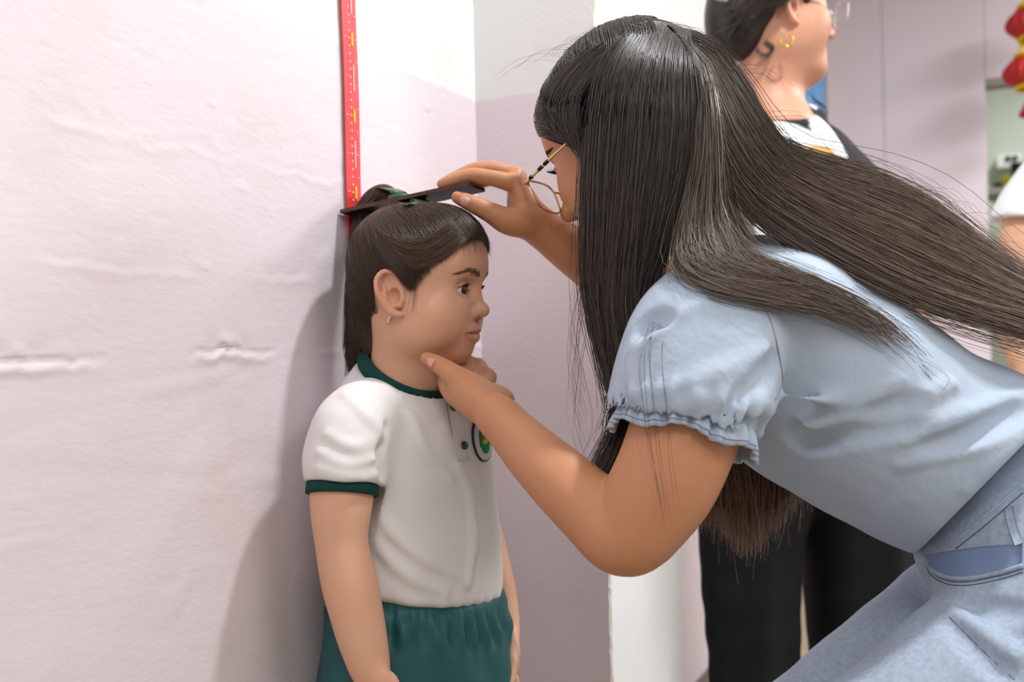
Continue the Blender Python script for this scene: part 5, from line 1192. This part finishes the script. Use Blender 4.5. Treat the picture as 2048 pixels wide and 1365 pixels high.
for key, G_, n, th, amp, cl, nm, r0, r1 in (('S1', S1, 900, 0.006, 0.0012, 0.0, 'front_lock', 0.0004, 0.0003), ('S2', S2, 3600, 0.010, 0.0022, 0.55, 'side_curtain', 0.0004, 0.00022),
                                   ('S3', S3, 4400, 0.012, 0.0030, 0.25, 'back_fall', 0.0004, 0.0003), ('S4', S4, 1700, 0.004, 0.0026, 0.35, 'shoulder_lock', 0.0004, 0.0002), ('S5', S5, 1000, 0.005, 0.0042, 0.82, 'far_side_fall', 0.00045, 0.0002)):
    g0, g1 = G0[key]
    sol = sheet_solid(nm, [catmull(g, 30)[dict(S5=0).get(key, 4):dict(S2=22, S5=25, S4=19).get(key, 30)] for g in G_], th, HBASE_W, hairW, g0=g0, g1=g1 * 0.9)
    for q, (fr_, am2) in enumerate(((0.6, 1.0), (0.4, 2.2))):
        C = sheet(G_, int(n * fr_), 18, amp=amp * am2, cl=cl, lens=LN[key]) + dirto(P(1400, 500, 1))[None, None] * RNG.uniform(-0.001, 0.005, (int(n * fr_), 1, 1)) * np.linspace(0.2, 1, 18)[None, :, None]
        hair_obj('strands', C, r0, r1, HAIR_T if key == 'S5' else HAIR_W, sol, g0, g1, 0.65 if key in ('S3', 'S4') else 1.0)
# hair combed from the parting round the dome of the head
HWs = Field((-0.13, -0.11, -0.12), (0.12, 0.11, 0.145), 0.0025, WH)
HWs.ell((-0.013, 0, 0.030), (0.104, 0.085, 0.093), 0.01); HWs.ell((0.036, 0, 0.042), (0.048, 0.060, 0.050), 0.03); HWs.cap((-0.05, 0, 0.0), (-0.06, 0, -0.08), 0.055, 0.05, 0.03)
HCf = HWs.samp; HCEN = np.array([-0.005, 0, 0.030]); _tg = np.linspace(0.04, 0.15, 80)
nd = 2400; x0 = RNG.uniform(-0.11, 0.080, nd); sg = np.where(RNG.uniform(size=nd) < 0.72, 1.0, -1.0); k_ = np.clip((x0 + 0.02) / 0.09, 0, 1); lz = RNG.uniform(0, 1, nd)
kd = lambda x, y, z: np.stack([x, y, z], 1)
dirs = np.stack([kd(x0, sg * 0.004, 0.085 + 0 * x0), kd(x0 + 0.030 * k_, sg * 0.038, 0.070 - 0.010 * k_), kd(x0 + 0.034 * k_ - 0.004, sg * 0.064, 0.030 - 0.010 * k_ + 0.016 * lz * k_), kd(x0 * 0.75 + 0.012 * k_, sg * 0.076, 0.000 - 0.004 * k_ + 0.014 * lz * k_), kd(x0 * 0.55 - 0.004, sg * 0.080, -0.035 + 0.012 * lz)], 1)
G5 = np.stack([catmull(d, 14) for d in dirs]); G5 /= np.linalg.norm(G5, axis=2, keepdims=True)
C = (gsurf(G5) + G5 * RNG.uniform(0.0003, 0.0035, (nd, 1, 1)) * np.linspace(0.1, 1, 14)[None, :, None] ** 0.5) @ WH[1] + WH[0]
hair_obj('dome_strands', C + jitter(nd, 14, 0.0012), 0.0004, 0.00036, HAIR_W, hairW, 0.7, 0.8)
# stray hairs
C = []
for i in range(120):
    k = RNG.uniform(0, 1); x = RNG.uniform(1290, 1500); sb = RNG.normal(0, 15)
    if i < 11: q = [(x * 0.35 + 850, 620, 0.955), (1296 + sb, 700, 0.885), (1306 + sb * 1.1, 840, 0.868), (1318 + sb * 0.9, 930, 0.868), (1334 + sb * 0.6, 990 + 80 * k, 0.868)]
    elif i < 46: y = RNG.uniform(200, 700); q = [(1172, y, 1.015), (1160 - 14 * k, y + 90, 1.01), (1155 - 22 * k, y + 190, 1.0), (1172 - 10 * k, y + 280, 0.995)]
    elif i < 95: t = RNG.uniform(1500, 2000); yb = np.interp(t, [1500, 1640, 1750, 1850, 1950, 2050], [215, 318, 350, 404, 488, 560]); q = [(t - 60, yb + 10, 1.10), (t, yb - 6 - 10 * k, 1.10), (t + 70, yb + 10 - 30 * k, 1.10), (t + 120, yb + 60 - 20 * k, 1.10)]
    else: q = [(1700 + 60 * k, 620, 0.99), (1760 + 60 * k, 690, 0.985), (1830 + 40 * RNG.normal(), 760, 0.98), (1870 + 40 * RNG.normal(), 800 + 40 * k, 0.98)]
    C.append(catmull(PP(*q), 18))
hair_obj('stray_strands', np.array(C) + jitter(len(C), 18, 0.0022, 2), 0.00018, 0.0001, HAIR_W, hairW, 0.7, 1.0)
C = []
for i in range(260):      # fine hairs standing off the crown
    t = RNG.uniform(1130, 1480); yb = np.interp(t, [1130, 1200, 1290, 1400, 1480], [120, 75, 42, 70, 150]); k = RNG.normal()
    d = 1.08 + RNG.uniform(-0.04, 0.04); C.append(catmull(PP((t, yb + 12, d), (t + 18 * k, yb + 1, d), (t + 40 * k, yb - 5 + 6 * abs(k), d), (t + 60 * k, yb + 18 * abs(k), d)), 18))
hair_obj('crown_strands', np.array(C), 0.00014, 0.0001, HAIR_W, hairW, 0.6, 0.6)
# ------------------------------------------------------------------ woman standing behind, seen between hair and doorway
w2 = empty('person', (P(1600, 700, 1.88)[0], P(1600, 700, 1.88)[1], 0), 'woman in patterned top and black trousers standing behind with gold hoop earring', 'person')
SK_2 = skin('skin_second', srgb(202, 148, 122), srgb(194, 136, 108))
W2H = head_frame(P(1551, 22, 1.86), fh(R_(12), 1), R_(2))
F = Field((-0.13, -0.11, -0.30), (0.135, 0.11, 0.13), 0.0024, W2H)
lips2 = adult_head(F, 1.1)
F.ell((0.055, 0, -0.105), (0.040, 0.045, 0.030), 0.03)
F.cap((-0.012, 0, -0.06), F.L(P(1535, 270, 1.88)), 0.054, 0.066, 0.04)
F.ell(F.L(P(1545, 265, 1.86)), (0.075, 0.09, 0.05), 0.05)
V1, Q1 = F.surf()
# arm and hand hanging on the far side
ab = PP((1775, 480, 1.95), (1810, 700, 1.93), (1832, 900, 1.90), (1838, 1080, 1.88)); A2 = Field(np.min(ab, 0) - 0.12, np.max(ab, 0) + 0.12 + np.array([0, 0, 0]), 0.005)
A2.chain(ab, [0.05, 0.043, 0.036, 0.028], 0.02, world=True, n=14); wq = P(1838, 1085, 1.88); hand_fingers(A2, wq, (0.0, 0.05, -1), (-0.6, -0.7, 0), (-0.6, 0.6, 0), 0.95, 0.25)
V, Q = join([(V1, Q1), A2.surf()]); mesh('body', V, Q, SK_2, w2, colors=adult_tint(V, W2H, lips2))
for s in (-1, 1): eye(w2, W2H, GX(0.0722, s * 0.0325, -0.002), 0.0130, (1, 0, 0))
adult_brow(w2, W2H, F, BROW_D)
glasses(W2H, 'clear framed glasses worn by the standing woman', (0.114, 0.034, -0.006), 0.029, 0.025, CLR, GOLD, 0.008, r=0.0018, bead=False)
HG = mat('earring_gold', srgb(222, 184, 92), 0.2, 0.5, metal=1.0)
lobe = P(1573, 72, 1.78); hc = P(1573, 80, 1.775)
tube('hoop_earring', [hc + 0.0115 * (math.cos(t) * CR + math.sin(t) * CU) for t in np.linspace(R_(110), R_(430), 22)], 0.0019, HG, w2, n=40, sides=8)
# her hair, tied back
HB2 = mat('hair_second', srgb(44, 36, 33), 0.42, 0.4, attr='tint', bump=(200, 0.4, 0.003))
H3 = Field((-0.16, -0.11, -0.16), (0.12, 0.11, 0.145), 0.004, W2H)
H3.ell((-0.015, 0, 0.034), (0.104, 0.083, 0.092), 0.01); H3.ell((0.042, 0, 0.046), (0.052, 0.067, 0.053), 0.03); H3.ell((-0.075, 0, -0.02), (0.062, 0.062, 0.080), 0.03)
S = H3.sl((-1, -1, -1), (1, 1, 1)); X, Y, Z = H3.grid(S)
pd = poly_sd(X[:, :, 0][:, :, None] + 0 * Z, Z + 0 * X, [(0.2, 0.066), (0.105, 0.058), (0.08, 0.036), (0.056, 0.020), (0.038, -0.005), (0.030, -0.028), (0.022, -0.008), (0.004, 0.022), (-0.022, 0.012), (-0.030, -0.02), (-0.032, -0.06), (-0.05, -0.10), (-0.3, -0.13), (-0.3, 0.3), (0.2, 0.3)])
H3.put(S, np.broadcast_to(pd, H3.v.shape).astype(np.float32), 0.008, '&')
V, Q = H3.surf(); hair2 = mesh('hair', smooth_verts(V, Q), Q, HB2, w2, colors=np.full((len(V), 3), 0.8))
C = []
for i in range(700):
    t = RNG.uniform(); y0 = RNG.uniform(-14, 40) 
    a = P(1640 - 110 * t, -40 + 30 * t + 0.3 * y0, 1.80 - 0.02 * t); 
    g = GX(0.05 - 0.09 * t, 0.09, 0.05 - 0.03 * t + RNG.normal(0, 0.012)); e_ = GX(-0.10 + RNG.normal(0, 0.012), 0.05, -0.02 - 0.06 * RNG.uniform())
    m_ = GX(-0.02, 0.094, 0.03 - 0.03 * t + RNG.normal(0, 0.008)); m2_ = GX(-0.07, 0.078, 0.0 - 0.03 * t + RNG.normal(0, 0.008)); P3_ = []
    for q in (g, m_, m2_, e_):
        h = H3.hit((q + GX(0, 0.06, 0)) @ W2H[1] + W2H[0], W2H[1][1], 0.2); P3_.append((h if h is not None else q @ W2H[1] + W2H[0]) - W2H[1][1] * 0.0015)
    C.append(catmull(P3_, 12))
hair_obj('strands', np.array(C), 0.0006, 0.0005, HB2, hair2, 0.9, 1.6)
C = []
for i in range(16):      # loose curls below the ear
    a = RNG.uniform(0.6, 1.2); c = np.array([1528.0, 100]) + RNG.normal(0, 3, 2); th = np.linspace(-1.6, 3.2, 12)
    C.append(np.array([P(c[0] + 16 * a * math.cos(t) * (1 if k > 2 else 0.6), c[1] - 14 * a * math.sin(-t), 1.795) for k, t in enumerate(th)]))
for i in range(10):
    x = 1648 + RNG.normal(0, 3); C.append(catmull(PP((1600, 150, 1.97), (1620, 190, 1.96), (x - 4, 210, 1.95), (x + 4, 225 + 4 * i / 3, 1.95), (x - 8, 235, 1.95)), 12))
hair_obj('loose_curls', np.array(C), 0.0006, 0.0004, HB2, hair2, 0.7, 0.7)
q = P(1446, -2, 1.79); 
tube('hair_clip', [P(1428, -8, 1.79), P(1440, -2, 1.785), P(1455, 0, 1.785)], 0.004, mat('clip_grey', srgb(160, 175, 180), 0.3, 0.5), w2, n=8, sides=8)
# patterned top
def top_tint(V):
    q = V - CAM; d = q @ CF; px = 1024 + FPX * (q @ CR) / d; py = 682.5 - FPX * (q @ CU) / d
    blk, wht, mus = np.array([0.012, 0.012, 0.014]), np.array([0.82, 0.84, 0.84]), np.array([0.62, 0.36, 0.09]); c = np.tile(blk, (len(V), 1))
    def blob(cx, cy, rx, ry, rot, col):
        nonlocal c
        dx, dy = px - cx, py - cy; a = R_(rot); u, v = dx * math.cos(a) + dy * math.sin(a), -dx * math.sin(a) + dy * math.cos(a)
        m = np.clip((1.06 - np.sqrt((u / rx) ** 2 + (v / ry) ** 2)) / 0.10, 0, 1); c = mixc(c, col, m)
    for b in ((1572, 274, 66, 28, 12, wht), (1660, 290, 68, 20, 58, wht), (1634, 305, 36, 15, 4, mus), (1620, 200, 22, 9, 50, wht), (1500, 330, 60, 40, 20, wht), (1740, 385, 70, 34, 40, wht), (1600, 390, 70, 36, -20, wht), (1680, 430, 50, 24, 30, mus),
              (1560, 480, 60, 40, 10, wht), (1690, 520, 70, 40, -10, wht), (1780, 480, 50, 30, 60, wht), (1620, 590, 60, 34, 10, wht), (1500, 600, 60, 40, 30, mus), (1740, 640, 70, 40, 20, wht), (1560, 720, 70, 40, -20, wht)): blob(*b)
    return c
TOP = mat('print_top', (1, 1, 1, 1), 0.75, 0.2, attr='tint', bump=(500, 0.2, 0.0006))
tb = PP((1570, 240, 1.88), (1640, 860, 1.90)); t3 = np.array([nrm(CR * [1, 1, 0]), nrm(CF * [1, 1, 0]), UP])
T2 = Field(np.min(tb, 0) - 0.26, np.max(tb, 0) + 0.26 - np.array([0, 0, 0.14]), 0.006)
T2.ell(P(1600, 500, 1.90), (0.150, 0.150, 0.22), 0.04, A=t3, world=True); T2.ell(P(1560, 350, 1.90), (0.125, 0.190, 0.105), 0.06, A=t3, world=True); T2.ell(P(1680, 430, 1.90), (0.095, 0.12, 0.10), 0.05, A=t3, world=True)
T2.ell(P(1610, 760, 1.90), (0.150, 0.165, 0.22), 0.06, A=t3, world=True); T2.cap(P(1540, 285, 1.88), P(1600, 262, 1.97), 0.06, 0.055, 0.05, world=True)
T2.chain(PP((1520, 330, 1.76), (1500, 430, 1.72), (1500, 520, 1.71)), [0.065, 0.062, 0.058], 0.05, world=True); T2.chain(PP((1630, 350, 2.02), (1690, 460, 1.98), (1720, 550, 1.96)), [0.065, 0.062, 0.058], 0.05, world=True)
# scooped neckline
nkc = P(1560, 205, 1.86); S = T2.sl(nkc - 0.15, nkc + 0.15); X, Y, Z = T2.grid(S)
v3 = [X - nkc[0], Y - nkc[1], Z - nkc[2]]; loc = [sum(t3[i][k] * v3[k] for k in range(3)) for i in range(3)]
dn = (np.sqrt((loc[0] / 0.058) ** 2 + (loc[1] / 0.085) ** 2 + (loc[2] / 0.050) ** 2) - 1) * 0.055
T2.v[S] = np.maximum(T2.v[S], -dn).astype(np.float32)
T2.build('patterned_top', TOP, w2, colors=top_tint)
BLK = mat('trousers_black', srgb(26, 27, 30), 0.75, 0.2, noise=(20, 0.4), col2=srgb(20, 20, 23), bump=(300, 0.2, 0.001))
pb = [P(1380, 760, 1.7), P(1870, 760, 2.05)]; fl = np.min(pb, 0) - 0.1; fl[2] = 0.03; fu_ = np.max(pb, 0) + 0.1
L2 = Field(fl, fu_, 0.0065)
L2.ell(P(1612, 830, 1.90), (0.165, 0.165, 0.14), 0.03, A=t3, world=True)
L2.chain([P(1535, 860, 1.88), P(1502, 1080, 1.86), P(1508, 1365, 1.86), P(1512, 1620, 1.86)], [0.120, 0.086, 0.076, 0.082], 0.03, world=True, n=12)
L2.chain([P(1690, 860, 1.93), P(1716, 1080, 1.93), P(1735, 1365, 1.93), P(1748, 1600, 1.93)], [0.125, 0.108, 0.096, 0.096], 0.03, world=True, n=12)
L2.ripple(0.005, lambda x, y, z: np.clip((0.85 - z) / 0.2, 0, 1) * np.sin(60 * x + 42 * y + 3 * np.sin(4 * z)))
L2.cut((0, 0, 0.035), (0, 0, -1), world=True)
L2.build('trousers', BLK, w2, relax=2)
for p in (P(1516, 1600, 1.86), P(1748, 1580, 1.93)):
    c0 = np.array([p[0], p[1], 0.0]); sf = Field(c0 + (-0.16, -0.13, -0.002), c0 + (0.16, 0.13, 0.09), 0.006); d_ = fh(R_(12), 1); sd = np.cross(UP, d_)
    sf.ell(c0 + d_ * 0.04 + UP * 0.03, (0.125, 0.043, 0.032), 0.01, A=np.stack([d_, sd, UP]), world=True); sf.cut((0, 0, 0.002), (0, 0, -1), world=True); sf.build('shoe', mat('shoe_black', srgb(26, 24, 24), 0.4), w2)
# ------------------------------------------------------------------ third person at the frame's edge
w3 = empty('person', (P(2180, 700, 2.32)[0], P(2180, 700, 2.32)[1], 0), 'person in white short sleeved shirt, only sleeve and arm in view', 'person')
SK_3 = skin('skin_third', srgb(222, 172, 140), srgb(214, 160, 126))
arm3 = PP((2125, 315, 2.32), (2062, 420, 2.28), (2040, 520, 2.26), (2030, 640, 2.24), (2060, 760, 2.18)); tr3 = PP((2200, 300, 2.36), (2200, 660, 2.36))
A3 = Field(np.min(np.vstack([arm3, tr3]), 0) - 0.16, np.max(np.vstack([arm3, tr3]), 0) + 0.16 + np.array([0, 0, 0.22]), 0.006)
A3.chain(arm3, [0.052, 0.050, 0.046, 0.040, 0.030], 0.02, world=True, n=14); hand_fingers(A3, P(2062, 765, 2.18), P(2100, 860, 2.10) - P(2062, 765, 2.18), (0, 0, 1), (1, 0, 0), 0.95, 0.5)
A3.cap(P(2200, 300, 2.36), P(2200, 180, 2.36), 0.06, 0.055, 0.03, world=True)
W3H = head_frame(P(2205, 60, 2.36), fh(R_(-10), 1), R_(4)); F3 = Field((-0.13, -0.11, -0.16), (0.135, 0.11, 0.13), 0.005, W3H); l3 = adult_head(F3)
V, Q = join([A3.surf(), F3.surf()]); mesh('body', V, Q, SK_3, w3, colors=adult_tint(V, W3H, l3))
H4 = Field((-0.15, -0.11, -0.16), (0.12, 0.11, 0.145), 0.006, W3H); H4.ell((-0.017, 0, 0.036), (0.106, 0.085, 0.092), 0.01); H4.cut((0.045, 0, 0.02), (0.8, 0, -0.6)); V, Q = H4.surf(); mesh('hair', V, Q, HB2, w3, colors=np.full((len(V), 3), 0.8))
WS = mat('tee_white', srgb(232, 234, 236), 0.8, 0.15, noise=(60, 0.2), col2=srgb(220, 222, 224), bump=(400, 0.25, 0.0008))
S3f = Field(np.min(np.vstack([arm3, tr3]), 0) - 0.2, np.max(np.vstack([arm3, tr3]), 0) + 0.2, 0.006)
S3f.chain(PP((2150, 292, 2.33), (2095, 370, 2.30), (2052, 450, 2.275)), [0.060, 0.068, 0.078], 0.04, world=True, n=8)
S3f.ell(P(2200, 420, 2.36), (0.17, 0.12, 0.18), 0.05, A=t3, world=True); S3f.ell(P(2200, 640, 2.36), (0.155, 0.115, 0.22), 0.06, A=t3, world=True)
cq = P(2040, 440, 2.28); n_ = nrm(P(2040, 500, 2.28) - P(2042, 440, 2.28)); S = S3f.sl(cq - 0.13, cq + 0.13); X, Y, Z = S3f.grid(S); dd = (X - cq[0]) * n_[0] + (Y - cq[1]) * n_[1] + (Z - cq[2]) * n_[2]
rad = np.sqrt((X - cq[0]) ** 2 + (Y - cq[1]) ** 2 + (Z - cq[2]) ** 2); S3f.v[S] = np.where(rad < 0.125, np.maximum(S3f.v[S], dd), S3f.v[S]).astype(np.float32)
for pts, r in (([(2046, 345), (2035, 390), (2030, 435)], [0.002, 0.006, 0.004]), ([(2020, 380), (2006, 420), (2002, 438)], [0.002, 0.005, 0.003])): fold(pts, r, 0.016, '+', 0.0, Fd=S3f)
S3f.build('shirt', WS, w3, relax=2)
pb = PP((2200, 660, 2.36), (2200, 900, 2.36)); fl = np.min(pb, 0) - 0.26; fl[2] = 0.0; L3 = Field(fl, np.max(pb, 0) + 0.26, 0.01)
L3.ell(P(2200, 780, 2.36), (0.16, 0.13, 0.14), 0.03, A=t3, world=True)
for sx in (-1, 1):
    b_ = P(2200, 800, 2.36) + t3[0] * 0.085 * sx; L3.chain([b_, b_ * [1, 1, 0] + (0, 0, 0.45), b_ * [1, 1, 0] + (0, 0, 0.07)], [0.095, 0.072, 0.06], 0.03, world=True, n=8); L3.ell(b_ * [1, 1, 0] + UP * 0.03 - t3[1] * 0.05, (0.05, 0.12, 0.03), 0.02, A=t3, world=True)
L3.cut((0, 0, 0.003), (0, 0, -1), world=True); L3.build('trousers', BLK, w3)
